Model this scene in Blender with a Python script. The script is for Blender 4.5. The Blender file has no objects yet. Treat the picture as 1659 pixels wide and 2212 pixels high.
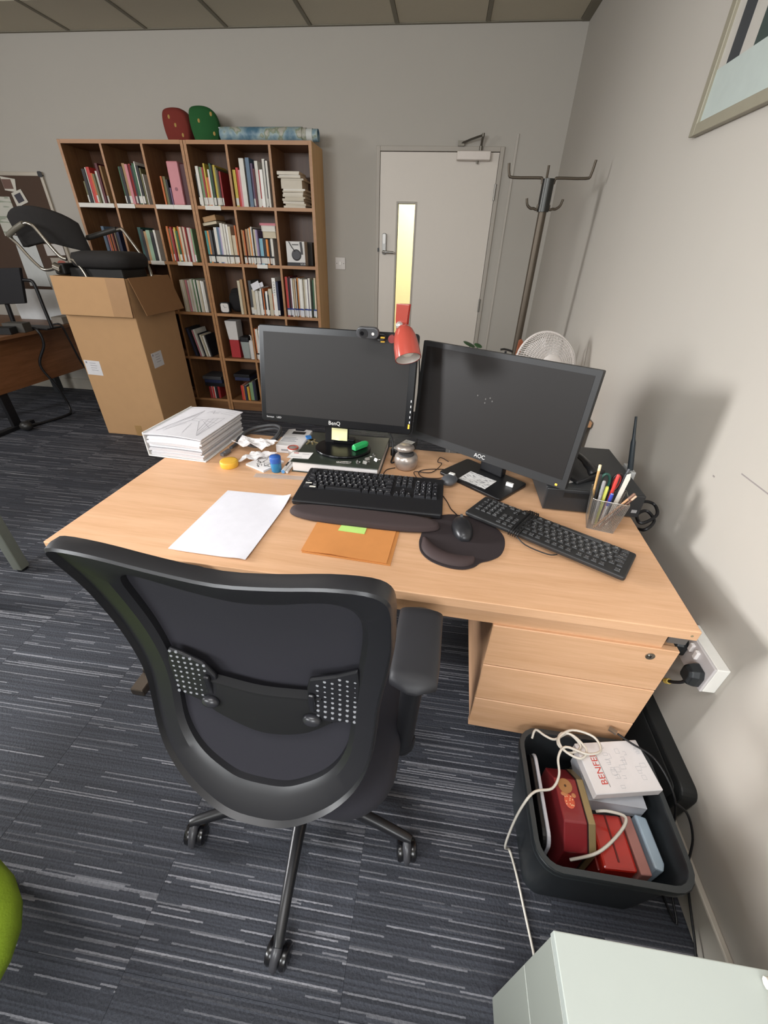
import bpy, bmesh, math, random
from mathutils import Vector, Matrix, Euler
S = bpy.context.scene
COL = S.collection
PI = math.pi
V = Vector

# ------------------------------------------------------------ camera, world, lights, exposure
cam = bpy.data.objects.new('camera', bpy.data.cameras.new('camera'))
COL.objects.link(cam)
R_ = V((0.99102279, 0.13102756, 0.02656338)); U_ = V((-0.09367242, 0.53875386, 0.83723936)); F_ = V((-0.09539031, 0.83221154, -0.54619103))
mw = Matrix((R_, U_, -F_)).transposed().to_4x4()
mw.translation = (0.983, -0.726, 1.400)
cam.matrix_world = mw
cam.data.sensor_fit = 'HORIZONTAL'
cam.data.sensor_width = 36.0
cam.data.lens = 36.0 * 874.206 / 1659.0
cam.data.clip_start = 0.02
S.camera = cam

world = bpy.data.worlds.new('world'); S.world = world
world.use_nodes = True
world.node_tree.nodes['Background'].inputs[0].default_value = (0.75, 0.82, 1.0, 1)
world.node_tree.nodes['Background'].inputs[1].default_value = 0.3

def area_light(name, loc, target, sx, sy, power, color, spread=PI):
    l = bpy.data.lights.new(name, 'AREA'); l.shape = 'RECTANGLE'; l.size = sx; l.size_y = sy
    l.energy = power; l.color = color; l.spread = spread
    o = bpy.data.objects.new(name, l); COL.objects.link(o); o.location = loc
    o.rotation_euler = (V(target) - V(loc)).to_track_quat('-Z', 'Y').to_euler()
    return o
# daylight through the window in the left wall, daylight through the window behind the camera, fills added below the ceiling
area_light('window_light_left', (-3.9, 0.35, 2.15), (1.2, 1.5, 0.6), 0.7, 0.9, 38, (0.99, 0.985, 1.0))
area_light('window_beam_left', (-3.9, 0.1, 1.7), (1.75, 0.1, 0.6), 0.7, 0.9, 24, (0.98, 0.985, 1.0), 1.0)
area_light('window_light_rear', (-1.2, -2.8, 2.2), (0.5, 0.8, 0.7), 2.4, 0.8, 140, (0.95, 0.98, 1.0))
area_light('window_light_rear_right', (1.1, -2.6, 1.7), (1.2, 0.6, 0.6), 1.0, 1.0, 38, (0.95, 0.98, 1.0))
area_light('ceiling_fill', (0.5, -0.9, 2.62), (0.5, -0.9, 0), 1.2, 0.6, 26, (0.98, 0.97, 0.98))  # fill added above the camera, no lit fitting there
area_light('ceiling_fill_far', (-1.2, 1.6, 2.62), (-1.2, 1.6, 0), 1.2, 0.6, 6, (1.0, 0.90, 0.80))  # fill added for the dim back left, in place of ceiling bounce
area_light('corridor_light', (0.9, 4.6, 2.3), (0.6, 3.4, 1.2), 1.0, 1.0, 140, (1.0, 0.92, 0.68))

S.view_settings.view_transform = 'Standard'
S.view_settings.look = 'None'
S.view_settings.gamma = 1.0
S.view_settings.use_curve_mapping = False
S.view_settings.exposure = 0.0

# ------------------------------------------------------------ materials
def lin(h):
    def f(v):
        v /= 255.0
        return v / 12.92 if v <= 0.04045 else ((v + 0.055) / 1.055) ** 2.4
    return (f(int(h[0:2], 16)), f(int(h[2:4], 16)), f(int(h[4:6], 16)), 1.0)
_m = {}
def mat(h, rough=0.6, metal=0.0, var=0.06, scale=30.0, spec=0.5, bump=0.0, coat=0.0):
    """plain procedural paint / plastic / paper / metal with a little noise in tone"""
    key = (h, rough, metal, var, scale, spec, bump, coat)
    if key in _m: return _m[key]
    m = bpy.data.materials.new('paint_' + h); m.use_nodes = True
    nt = m.node_tree; b = nt.nodes['Principled BSDF']
    b.inputs['Roughness'].default_value = rough; b.inputs['Metallic'].default_value = metal
    b.inputs['Specular IOR Level'].default_value = spec
    b.inputs['Coat Weight'].default_value = coat
    tc = nt.nodes.new('ShaderNodeTexCoord'); n = nt.nodes.new('ShaderNodeTexNoise')
    n.inputs['Scale'].default_value = scale; n.inputs['Detail'].default_value = 3
    nt.links.new(tc.outputs['Object'], n.inputs['Vector'])
    mx = nt.nodes.new('ShaderNodeMix'); mx.data_type = 'RGBA'
    c = lin(h)
    mx.inputs['A'].default_value = tuple(max(0, v * (1 - var)) for v in c[:3]) + (1,)
    mx.inputs['B'].default_value = tuple(min(1, v * (1 + var)) for v in c[:3]) + (1,)
    nt.links.new(n.outputs['Fac'], mx.inputs['Factor']); nt.links.new(mx.outputs['Result'], b.inputs['Base Color'])
    if bump:
        bp = nt.nodes.new('ShaderNodeBump'); bp.inputs['Strength'].default_value = bump; bp.inputs['Distance'].default_value = 0.002
        n2 = nt.nodes.new('ShaderNodeTexNoise'); n2.inputs['Scale'].default_value = scale * 8
        nt.links.new(tc.outputs['Object'], n2.inputs['Vector'])
        nt.links.new(n2.outputs['Fac'], bp.inputs['Height']); nt.links.new(bp.outputs['Normal'], b.inputs['Normal'])
    _m[key] = m
    return m
def emit(h, strength):
    m = bpy.data.materials.new('glow_' + h); m.use_nodes = True
    b = m.node_tree.nodes['Principled BSDF']
    b.inputs['Base Color'].default_value = lin(h); b.inputs['Emission Color'].default_value = lin(h); b.inputs['Emission Strength'].default_value = strength
    return m
def wood(h1, h2, axis=0, rough=0.45, scale=1.0):
    key = ('wood', h1, h2, axis, rough, scale)
    if key in _m: return _m[key]
    m = bpy.data.materials.new('wood_' + h1); m.use_nodes = True
    nt = m.node_tree; b = nt.nodes['Principled BSDF']; b.inputs['Roughness'].default_value = rough
    tc = nt.nodes.new('ShaderNodeTexCoord'); mp = nt.nodes.new('ShaderNodeMapping')
    sc = [26.0 * scale] * 3; sc[axis] = 1.6 * scale
    mp.inputs['Scale'].default_value = sc
    nt.links.new(tc.outputs['Object'], mp.inputs['Vector'])
    n = nt.nodes.new('ShaderNodeTexNoise'); n.inputs['Scale'].default_value = 1.0; n.inputs['Detail'].default_value = 6; n.inputs['Roughness'].default_value = 0.65; n.inputs['Distortion'].default_value = 0.4
    nt.links.new(mp.outputs['Vector'], n.inputs['Vector'])
    n2 = nt.nodes.new('ShaderNodeTexNoise'); n2.inputs['Scale'].default_value = 7.0; n2.inputs['Detail'].default_value = 3
    nt.links.new(mp.outputs['Vector'], n2.inputs['Vector'])
    r = nt.nodes.new('ShaderNodeMath'); r.operation = 'MULTIPLY_ADD'; r.inputs[1].default_value = 0.3
    nt.links.new(n2.outputs['Fac'], r.inputs[0]); 
    r0 = nt.nodes.new('ShaderNodeMath'); r0.operation = 'MULTIPLY'; r0.inputs[1].default_value = 0.7
    nt.links.new(n.outputs['Fac'], r0.inputs[0]); nt.links.new(r0.outputs[0], r.inputs[2])
    cr = nt.nodes.new('ShaderNodeValToRGB'); cr.color_ramp.elements[0].position = 0.36; cr.color_ramp.elements[1].position = 0.64
    cr.color_ramp.elements[0].color = lin(h1); cr.color_ramp.elements[1].color = lin(h2)
    nt.links.new(r.outputs[0], cr.inputs['Fac']); nt.links.new(cr.outputs['Color'], b.inputs['Base Color'])
    _m[key] = m
    return m
def carpet_material():
    m = bpy.data.materials.new('striped_carpet'); m.use_nodes = True
    nt = m.node_tree; b = nt.nodes['Principled BSDF']; b.inputs['Roughness'].default_value = 0.75; b.inputs['Specular IOR Level'].default_value = 0.35
    def nd(t, **k):
        x = nt.nodes.new(t)
        for a, v in k.items(): setattr(x, a, v)
        return x
    def mth(op, a, c=None):
        x = nd('ShaderNodeMath', operation=op)
        for i, q in enumerate((a, c)):
            if q is None: continue
            if isinstance(q, (int, float)): x.inputs[i].default_value = q
            else: nt.links.new(q, x.inputs[i])
        return x.outputs[0]
    tc = nd('ShaderNodeTexCoord'); oi = nd('ShaderNodeObjectInfo'); sp = nd('ShaderNodeSeparateXYZ')
    nt.links.new(tc.outputs['Object'], sp.inputs[0])
    wob = nd('ShaderNodeTexNoise'); wob.inputs['Scale'].default_value = 120.0
    nt.links.new(tc.outputs['Object'], wob.inputs['Vector'])
    yy = mth('ADD', sp.outputs['Y'], mth('MULTIPLY', mth('SUBTRACT', wob.outputs['Fac'], 0.5), 0.0025))
    row = mth('FLOOR', mth('DIVIDE', yy, 0.0033))
    rnd = mth('MULTIPLY', oi.outputs['Random'], 977.0)
    seed = mth('ADD', mth('MULTIPLY', row, 7.31), rnd)
    wn = nd('ShaderNodeTexWhiteNoise', noise_dimensions='1D'); nt.links.new(seed, wn.inputs['W'])
    # along each row, runs of light yarn start and stop
    cb = nd('ShaderNodeCombineXYZ')
    nt.links.new(mth('ADD', mth('MULTIPLY', sp.outputs['X'], 5.0), mth('MULTIPLY', seed, 3.77)), cb.inputs[0]); nt.links.new(seed, cb.inputs[1])
    run = nd('ShaderNodeTexNoise'); run.inputs['Scale'].default_value = 1.0; run.inputs['Detail'].default_value = 0.0
    nt.links.new(cb.outputs[0], run.inputs['Vector'])
    line = mth('MULTIPLY', mth('GREATER_THAN', wn.outputs['Value'], 0.74), mth('GREATER_THAN', run.outputs['Fac'], 0.44))
    wn2 = nd('ShaderNodeTexWhiteNoise', noise_dimensions='1D'); nt.links.new(mth('ADD', seed, 3.3), wn2.inputs['W'])
    pile = nd('ShaderNodeTexNoise'); pile.inputs['Scale'].default_value = 170.0; pile.inputs['Detail'].default_value = 2
    nt.links.new(tc.outputs['Object'], pile.inputs['Vector'])
    mx0 = nd('ShaderNodeMix', data_type='RGBA'); mx0.inputs['A'].default_value = lin('13141a'); mx0.inputs['B'].default_value = lin('474a53')
    nt.links.new(mth('ADD', mth('MULTIPLY', pile.outputs['Fac'], 0.55), mth('MULTIPLY', wn2.outputs['Value'], 0.4)), mx0.inputs['Factor'])
    mx = nd('ShaderNodeMix', data_type='RGBA'); mx.inputs['B'].default_value = lin('94949a')
    nt.links.new(mx0.outputs['Result'], mx.inputs['A'])
    nt.links.new(mth('MULTIPLY', line, mth('MULTIPLY', mth('ADD', mth('MULTIPLY', wn2.outputs['Value'], 0.8), 0.12), mth('ADD', mth('MULTIPLY', wob.outputs['Fac'], 0.9), 0.35))), mx.inputs['Factor'])
    nt.links.new(mx.outputs['Result'], b.inputs['Base Color'])
    bp = nd('ShaderNodeBump'); bp.inputs['Strength'].default_value = 0.6; bp.inputs['Distance'].default_value = 0.003
    nt.links.new(mth('ADD', pile.outputs['Fac'], mth('MULTIPLY', line, 0.5)), bp.inputs['Height']); nt.links.new(bp.outputs['Normal'], b.inputs['Normal'])
    return m
def print_material(name, base, ink, sx, sy, dens):
    """paper with rows of small grey print"""
    m = bpy.data.materials.new(name); m.use_nodes = True
    nt = m.node_tree; b = nt.nodes['Principled BSDF']; b.inputs['Roughness'].default_value = 0.8
    tc = nt.nodes.new('ShaderNodeTexCoord'); mp = nt.nodes.new('ShaderNodeMapping'); mp.inputs['Scale'].default_value = (sx, sy, sy)
    nt.links.new(tc.outputs['Object'], mp.inputs['Vector'])
    n = nt.nodes.new('ShaderNodeTexNoise'); n.inputs['Scale'].default_value = 1.0; n.inputs['Detail'].default_value = 2
    nt.links.new(mp.outputs['Vector'], n.inputs['Vector'])
    cr = nt.nodes.new('ShaderNodeValToRGB'); cr.color_ramp.interpolation = 'CONSTANT'
    cr.color_ramp.elements[0].color = lin(base); cr.color_ramp.elements[1].color = lin(ink); cr.color_ramp.elements[1].position = dens
    nt.links.new(n.outputs['Fac'], cr.inputs['Fac']); nt.links.new(cr.outputs['Color'], b.inputs['Base Color'])
    return m
def glass_material():
    m = bpy.data.materials.new('door_glass'); m.use_nodes = True
    b = m.node_tree.nodes['Principled BSDF']
    b.inputs['Base Color'].default_value = (0.95, 0.97, 0.95, 1); b.inputs['Transmission Weight'].default_value = 1.0
    b.inputs['Roughness'].default_value = 0.25; b.inputs['IOR'].default_value = 1.05
    return m
def clear_plastic(h, rough=0.1, alpha=0.5):
    m = bpy.data.materials.new('clear_' + h); m.use_nodes = True
    b = m.node_tree.nodes['Principled BSDF']
    b.inputs['Base Color'].default_value = lin(h); b.inputs['Roughness'].default_value = rough; b.inputs['Alpha'].default_value = alpha
    return m

# ------------------------------------------------------------ mesh builder
def cat(pts, n=6, closed=False):
    P = [V(p) for p in pts]; out = []
    m = len(P); rng = range(m if closed else m - 1)
    for i in rng:
        if closed: a, b, c, d = P[i - 1], P[i], P[(i + 1) % m], P[(i + 2) % m]
        else: a, b, c, d = P[max(i - 1, 0)], P[i], P[i + 1], P[min(i + 2, m - 1)]
        for k in range(n):
            t = k / n
            out.append(0.5 * ((2 * b) + (c - a) * t + (2 * a - 5 * b + 4 * c - d) * t * t + (3 * b - a - 3 * c + d) * t ** 3))
    if not closed: out.append(P[-1])
    return out
class MB:
    def __init__(s): s.v = []; s.f = []; s.mi = []; s.cur = 0
    def add(s, vs, fs, M=None):
        o = len(s.v)
        s.v += [tuple(M @ V(p)) if M is not None else tuple(p) for p in vs]
        s.f += [tuple(i + o for i in f) for f in fs]; s.mi += [s.cur] * len(fs)
        return s
    def box(s, x0, x1, y0, y1, z0, z1, M=None):
        return s.add([(x0, y0, z0), (x1, y0, z0), (x1, y1, z0), (x0, y1, z0), (x0, y0, z1), (x1, y0, z1), (x1, y1, z1), (x0, y1, z1)],
                     [(0, 3, 2, 1), (4, 5, 6, 7), (0, 1, 5, 4), (1, 2, 6, 5), (2, 3, 7, 6), (3, 0, 4, 7)], M)
    def loft(s, rings, cap=True, closed=False, M=None):
        n = len(rings[0]); vs = [p for r in rings for p in r]; fs = []
        m = len(rings)
        for i in range(m if closed else m - 1):
            for k in range(n):
                a, b = i * n + k, i * n + (k + 1) % n; c, d = ((i + 1) % m) * n + (k + 1) % n, ((i + 1) % m) * n + k
                fs.append((a, b, c, d))
        if cap and not closed:
            fs.append(tuple(reversed(range(n)))); fs.append(tuple((m - 1) * n + k for k in range(n)))
        return s.add(vs, fs, M)
    def tube(s, pts, r, n=8, closed=False, smooth=0, M=None, flat=1.0):
        P = cat(pts, smooth, closed) if smooth else [V(p) for p in pts]
        rings = []; m = len(P); up = None
        for i, p in enumerate(P):
            if closed: t = P[(i + 1) % m] - P[i - 1]
            else: t = P[min(i + 1, m - 1)] - P[max(i - 1, 0)]
            t = t.normalized() if t.length > 1e-9 else V((0, 0, 1))
            if up is None: up = V((0, 0, 1)) if abs(t.z) < 0.9 else V((0, 1, 0))
            u = up - t * up.dot(t)
            if u.length < 1e-6: u = t.orthogonal()
            u.normalize(); w = t.cross(u); up = u
            rr = r[min(int(i * len(r) / m), len(r) - 1)] if isinstance(r, (list, tuple)) else r
            rings.append([p + u * (math.sin(2 * PI * k / n) * rr * flat) + w * (math.cos(2 * PI * k / n) * rr) for k in range(n)])
        return s.loft(rings, True, closed, M)
    def cyl(s, p0, p1, r0, r1=None, n=16, M=None):
        return s.cone2([(0, r0), (1, r0 if r1 is None else r1)], p0, p1, n, M)
    def cone2(s, prof, p0, p1, n=16, M=None):
        p0, p1 = V(p0), V(p1); t = (p1 - p0).normalized()
        u = t.orthogonal().normalized(); w = t.cross(u)
        rings = [[p0.lerp(p1, a) + u * (math.cos(2 * PI * k / n) * r) + w * (math.sin(2 * PI * k / n) * r) for k in range(n)] for a, r in prof]
        return s.loft(rings, True, False, M)
    def lathe(s, prof, n=24, M=None, cap=True):
        return s.loft([[(r * math.cos(2 * PI * k / n), r * math.sin(2 * PI * k / n), z) for k in range(n)] for r, z in prof], cap, False, M)
    def ball(s, c, rx, ry=None, rz=None, n=12, e=1.0, M=None):
        ry = rx if ry is None else ry; rz = rx if rz is None else rz; c = V(c)
        f = lambda v: math.copysign(abs(v) ** e, v)
        rings = []
        for i in range(1, n):
            b = -PI / 2 + PI * i / n
            rings.append([c + V((rx * f(math.cos(b)) * f(math.cos(2 * PI * k / (2 * n))), ry * f(math.cos(b)) * f(math.sin(2 * PI * k / (2 * n))), rz * f(math.sin(b)))) for k in range(2 * n)])
        return s.loft(rings, True, False, M)
    def prism(s, poly, z0, z1, M=None, inset=0.0, top=None):
        n = len(poly)
        vs = [(p[0], p[1], z0) for p in poly] + [(p[0], p[1], z1) for p in (top or poly)]
        fs = [tuple(reversed(range(n))), tuple(range(n, 2 * n))] + [(k, (k + 1) % n, n + (k + 1) % n, n + k) for k in range(n)]
        return s.add(vs, fs, M)
    def sheet(s, rows, th=0.0, M=None):
        """grid surface, optional thickness along -z"""
        n = len(rows[0]); m = len(rows); vs = [V(p) for r in rows for p in r]; fs = []
        for i in range(m - 1):
            for k in range(n - 1): fs.append((i * n + k, i * n + k + 1, (i + 1) * n + k + 1, (i + 1) * n + k))
        if th:
            o = len(vs); vs += [p - V((0, 0, th)) for p in vs[:o]]
            fs += [tuple(reversed([i + o for i in f])) for f in fs[:]]
            edge = [k for k in range(n)] + [i * n + n - 1 for i in range(1, m)] + [(m - 1) * n + k for k in range(n - 2, -1, -1)] + [i * n for i in range(m - 2, 0, -1)]
            for a, b in zip(edge, edge[1:] + edge[:1]): fs.append((b, a, a + o, b + o))
        return s.add(vs, fs, M)
    def mesh(s, name, mats, smooth=False, bevel=0.0, seg=2):
        me = bpy.data.meshes.new(name); me.from_pydata(s.v, [], s.f)
        for m in (mats if isinstance(mats, (list, tuple)) else [mats]): me.materials.append(m)
        me.polygons.foreach_set('material_index', s.mi)
        bm = bmesh.new(); bm.from_mesh(me)
        bmesh.ops.recalc_face_normals(bm, faces=bm.faces)
        if bevel:
            ed = [e for e in bm.edges if len(e.link_faces) == 2 and e.calc_face_angle(0) > 0.5]
            bmesh.ops.bevel(bm, geom=ed, offset=bevel, segments=seg, affect='EDGES', profile=0.5, clamp_overlap=True)
        for f in bm.faces: f.smooth = bool(smooth)
        if smooth:
            for e in bm.edges: e.smooth = not (len(e.link_faces) == 2 and e.calc_face_angle(0) > (1.05 if smooth is True else smooth))
        bm.to_mesh(me); bm.free(); me.update()
        return me
    def build(s, name, mats, parent=None, smooth=False, bevel=0.0, seg=2, label=None, stuff=False, world=False):
        return link(name, s.mesh(name, mats, smooth, bevel, seg), parent, label, stuff, world)
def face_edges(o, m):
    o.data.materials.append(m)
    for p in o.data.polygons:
        if p.normal.y < -.9: p.material_index = 1  # edge banding; light on the front faces is put into its colour
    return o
def wm(o):
    m = Matrix.LocRotScale(o.location, o.rotation_euler, o.scale)
    return (wm(o.parent) @ o.matrix_parent_inverse @ m) if o.parent else m
def link(name, me, parent=None, label=None, stuff=False, world=False):
    o = bpy.data.objects.new(name, me); COL.objects.link(o)
    if parent is not None:
        o.parent = parent
        if world: o.matrix_parent_inverse = wm(parent).inverted()
    if label: o['label'] = label
    if stuff: o['kind'] = 'stuff'
    return o
def thing(name, label, cat_, loc=(0, 0, 0), rot=(0, 0, 0), group=None):
    o = bpy.data.objects.new(name, None); COL.objects.link(o); o.empty_display_size = 0.05
    o.location = loc; o.rotation_euler = rot
    return tag(o, label, cat_, group)
def tag(o, label, cat_, group=None):
    o['label'] = label; o['category'] = cat_
    if group: o['group'] = group
    return o
def struct(o):
    o['kind'] = 'structure'; return o
def dup(root, loc=None, rot=None, label=None):
    r = root.copy(); COL.objects.link(r)
    if loc is not None: r.location = loc
    if rot is not None: r.rotation_euler = rot
    if label: r['label'] = label
    for ch in root.children:
        c = ch.copy(); COL.objects.link(c); c.parent = r
        for g in ch.children:
            d = g.copy(); COL.objects.link(d); d.parent = c
    return r
_glyph = {}
def glyph(ch):
    if ch not in _glyph:
        cu = bpy.data.curves.new('glyph', 'FONT'); cu.body = ch; cu.size = 1.0; cu.align_x = 'CENTER'; cu.align_y = 'CENTER'; cu.resolution_u = 2
        o = bpy.data.objects.new('glyph', cu); COL.objects.link(o)
        dg = bpy.context.evaluated_depsgraph_get(); me = bpy.data.meshes.new_from_object(o.evaluated_get(dg))
        _glyph[ch] = ([tuple(v.co) for v in me.vertices], [tuple(p.vertices) for p in me.polygons])
        bpy.data.objects.remove(o); bpy.data.curves.remove(cu); bpy.data.meshes.remove(me)
    return _glyph[ch]
def write(mb, text, M, size, sx=1.0):
    vs, fs = glyph(text)
    mb.add([(x * size * sx, y * size, z) for x, y, z in vs], fs, M)
    return mb
def T(x, y, z): return Matrix.Translation((x, y, z))
def RX(a): return Matrix.Rotation(a, 4, 'X')
def RY(a): return Matrix.Rotation(a, 4, 'Y')
def RZ(a): return Matrix.Rotation(a, 4, 'Z')
def rrect(w, d, r, n=5, cx=0, cy=0):
    out = []
    for qx, qy, a0 in ((1, 1, 0), (-1, 1, 90), (-1, -1, 180), (1, -1, 270)):
        for k in range(n + 1):
            a = math.radians(a0 + 90 * k / n)
            out.append((cx + qx * (w / 2 - r) + r * math.cos(a), cy + qy * (d / 2 - r) + r * math.sin(a)))
    return out
rnd = random.Random(7)
BLACK = mat('17171a', 0.45); BLACKG = mat('0c0c0f', 0.28, spec=0.3); DGREY = mat('2c2d30', 0.55); WHITE = mat('dddbd8', 0.55); PAPER = mat('d9d8de', 0.85)
CHROME = mat('b9b6b0', 0.2, 1.0); STEEL = mat('8d8a84', 0.4, 1.0); CREAM = mat('d6ccbb', 0.8); GREYP = mat('9c9b99', 0.6)
OAK = wood('cb9d76', 'dcb08b', 0); OAKY = wood('cb9d76', 'dcb08b', 1)
EDGE = wood('a0714a', 'b08258', 0); SHELFW = wood('6f4a2e', '85603e', 2); SHELFX = wood('6f4a2e', '85603e', 0); SHELF_SHADED = wood('4c3120', '5e3e28', 2)  # front edges painted lighter as if lit, cell backs darker as if shaded
# ------------------------------------------------------------ the room
XL, XR, YF, YB, ZC = -4.0, 1.75, -3.0, 3.321, 2.664
WALLM = mat('b3ada4', 0.85, var=0.015, scale=3, bump=0.05); WALLR = WALLM
CEILM = mat('c2baa7', 0.9, var=0.03, scale=60); BARM = mat('7d7768', 0.7); SKIRT = mat('b9b2a6', 0.5, var=0.02); DOORM = mat('d6cdc2', 0.5, var=0.01); FRAMEM = mat('aaa297', 0.5, var=0.01)
floor = struct(MB().box(XL - .1, XR + .1, YF - .1, YB + .1, -0.08, -0.006).build('floor', mat('141416', 0.9)))
tile_me = MB().box(-.2499, .2499, -.2499, .2499, -0.006, 0.0).mesh('carpet_tile', carpet_material(), bevel=0.0006, seg=1)
for i in range(-10, 2):
    for j in range(-6, 7):
        cx, cy = 0.905 + .25 + i * .5, -0.10 + .25 + j * .5
        if cx - .25 > XR - .01 or cx + .25 < XL or cy - .25 > YB - .01 or cy + .25 < YF: continue
        t = link('carpet_tile', tile_me, floor); t.location = (cx, cy, 0)
ceil = struct(MB().box(XL - .1, XR + .1, YF - .1, YB + .1, ZC + .012, ZC + .1).build('ceiling', BARM))
ct_me = MB().box(-.287, .287, -.287, .287, 0, 0.011).mesh('ceiling_tile', CEILM, bevel=0.003, seg=1)
for i in range(-10, 2):
    for j in range(-10, 2):
        cx, cy = 1.105 + .3 + i * .6, 2.87 + .3 + j * .6
        if cx > XR + .29 or cx < XL - .29 or cy < YF - .29 or cy > YB + .29: continue
        t = link('ceiling_tile', ct_me, ceil); t.location = (cx, cy, ZC)
bar = MB()
for i in range(-9, 3):
    x = 1.105 + i * .6
    if XL < x < XR + .02: bar.box(x - .012, x + .012, YF, YB, ZC - .004, ZC + .012)
bar.box(XR - .045, XR, YF, YB, ZC - .006, ZC + .012).box(XL, XR, YB - .02, YB, ZC - .005, ZC + .012)
for i, k in enumerate(range(0, 1)): pass
bar.build('ceiling_grid', BARM, ceil)
wb = MB()
DX0, DX1, DZ = 0.375, 1.33, 2.047
wb.box(XL - .1, DX0, YB, YB + .12, -.006, ZC + .02).box(DX1, XR + .1, YB, YB + .12, -.006, ZC + .02).box(DX0, DX1, YB, YB + .12, DZ, ZC + .02)
struct(wb.build('wall_back', WALLM))
wr = struct(MB().box(XR, XR + .12, YF - .1, YB, -.006, ZC + .02).build('wall_right', WALLR))
struct(MB().box(XL - .12, XL, YF - .1, YB, -.006, ZC + .02).build('wall_left', WALLM))
struct(MB().box(XL, XR, YF - .12, YF, -.006, ZC + .02).build('wall_front', WALLM))
struct(MB().box(XR - .016, XR, YF, YB, 0, .112).build('baseboard_right', SKIRT, bevel=.004))
struct(MB().box(XL, DX0, YB - .016, YB, 0, .112).box(DX1, XR - .016, YB - .016, YB, 0, .112).build('baseboard_back', SKIRT, bevel=.004))
struct(MB().box(1.402, 1.420, YB - .009, YB, .112, 2.12).build('trim_1', mat('b7b0a6', .6), bevel=.002))
sc = MB()
sc.box(XR - .0006, XR, .167, .267, .9575, .9605, T(0, 0, 0)).box(XR - .0006, XR, .345, .353, .907, .911)
sc.build('wall_scuff', mat('8d8683', .9), wr, label='short dark scratch in the white paint')
# corridor beyond the door
struct(MB().box(-.6, 2.4, 4.9, 5.0, 0, ZC).build('wall_corridor', mat('e8ddb8', .8)))
struct(MB().box(-.6, 2.4, YB + .12, 5.0, -.08, 0).build('floor_corridor', mat('6b675f', .8)))
# door
door = struct(thing('door_1', 'pale grey office door', 'door', (0.85, 3.31, 0)))
for k in ('label', 'category'): del door[k]
MB().box(DX0, DX0 + .03, 3.304, YB + .1, 0, DZ).box(DX1 - .03, DX1, 3.304, YB + .1, 0, DZ).box(DX0 + .03, DX1 - .03, 3.304, YB + .1, DZ - .03, DZ).box(DX0 + .03, DX0 + .045, 3.356, 3.38, 0, DZ - .03).box(DX1 - .045, DX1 - .03, 3.356, 3.38, 0, DZ - .03).box(DX0 + .045, DX1 - .045, 3.356, 3.38, DZ - .05, DZ - .03).build('door_frame', FRAMEM, door, bevel=.003, world=True)
lx0, lx1, lz = DX0 + .033, DX1 - .033, DZ - .034
px0, px1, pz0, pz1 = .556, .692, .42, 1.70
leaf = MB().box(lx0, px0, 3.309, 3.353, .008, lz).box(px1, lx1, 3.309, 3.353, .008, lz).box(px0, px1, 3.309, 3.353, .008, pz0).box(px0, px1, 3.309, 3.353, pz1, lz).build('door_leaf', DOORM, door, world=True)
MB().box(px0 - .014, px0, 3.303, 3.356, pz0 - .014, pz1 + .014).box(px1, px1 + .014, 3.303, 3.356, pz0 - .014, pz1 + .014).box(px0, px1, 3.303, 3.356, pz1, pz1 + .014).box(px0, px1, 3.303, 3.356, pz0 - .014, pz0).build('glazing_bead', FRAMEM, leaf, bevel=.002, world=True)
MB().box(px0, px1, 3.328, 3.334, pz0, pz1).build('glass_pane', glass_material(), leaf, world=True)
lk = MB().prism(rrect(.034, .15, .015, 5), 0, .022, T(.452, 3.309, 1.428) @ RX(PI / 2)).build('keypad_lock', mat('8a8885', .35, .8), leaf, bevel=.003, world=True)
MB().prism(rrect(.022, .066, .008, 4), .022, .026, T(.452, 3.309, 1.462) @ RX(PI / 2)).build('keypad', mat('b9b6b2', .4, .5), lk, world=True)
MB().cyl((.452, 3.29, 1.372), (.452, 3.262, 1.372), .011).tube([(.452, 3.268, 1.372), (.49, 3.264, 1.372), (.535, 3.27, 1.37)], .009, 10, smooth=3).ball((.452, 3.268, 1.372), .013, n=8).build('lever_handle', mat('a5a29d', .3, .9), lk, smooth=True, world=True)
MB().box(lx0 - .012, lx0 + .001, 3.300, 3.309, 1.372, 1.40).build('strike_plate', BLACK, leaf, world=True)
cl = MB().box(.985, 1.232, 3.262, 3.309, 1.962, 2.018).build('door_closer', mat('c9bfb6', .4, .2), leaf, bevel=.006, world=True)
MB().cyl((1.14, 3.285, 1.945), (1.14, 3.285, 1.962), .008).cyl((1.155, 3.285, 2.018), (1.155, 3.285, 2.045), .012).tube([(1.155, 3.285, 2.045), (1.160, 3.255, 2.098)], .009, 6).tube([(1.160, 3.255, 2.100), (1.08, 3.27, 2.080), (1.01, 3.290, 2.060)], .007, 6).cyl((1.160, 3.255, 2.09), (1.160, 3.255, 2.11), .010).box(.985, 1.03, 3.283, 3.304, 2.045, 2.075).build('closer_arm', mat('6f6a61', .4, .8), cl, world=True)
for z in (1.78, 1.0, .25):
    MB().cyl((lx1 + .002, 3.300, z - .05), (lx1 + .002, 3.300, z + .05), .0075, n=10).box(lx1 - .004, lx1 + .007, 3.300, 3.309, z - .05, z + .05).build('hinge', STEEL, leaf, smooth=True, world=True)
# light switch
sw = thing('light_switch', 'single white light switch on the wall between bookcase and door', 'light switch', (.0695, YB, 1.2775))
MB().box(-.044, .044, -.010, 0, -.045, .045).build('face_plate', mat('cfc8c2', .4), sw, bevel=.003)
MB().box(-.007, .007, -.0165, -.008, -.013, .013).build('rocker', mat('efeae4', .3), sw, bevel=.002)
for sx in (-.030, .030): MB().cyl((sx, -.010, 0), (sx, -.0112, 0), .0035, n=10).build('screw', mat('6d655e', .5, .5), sw)

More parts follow.
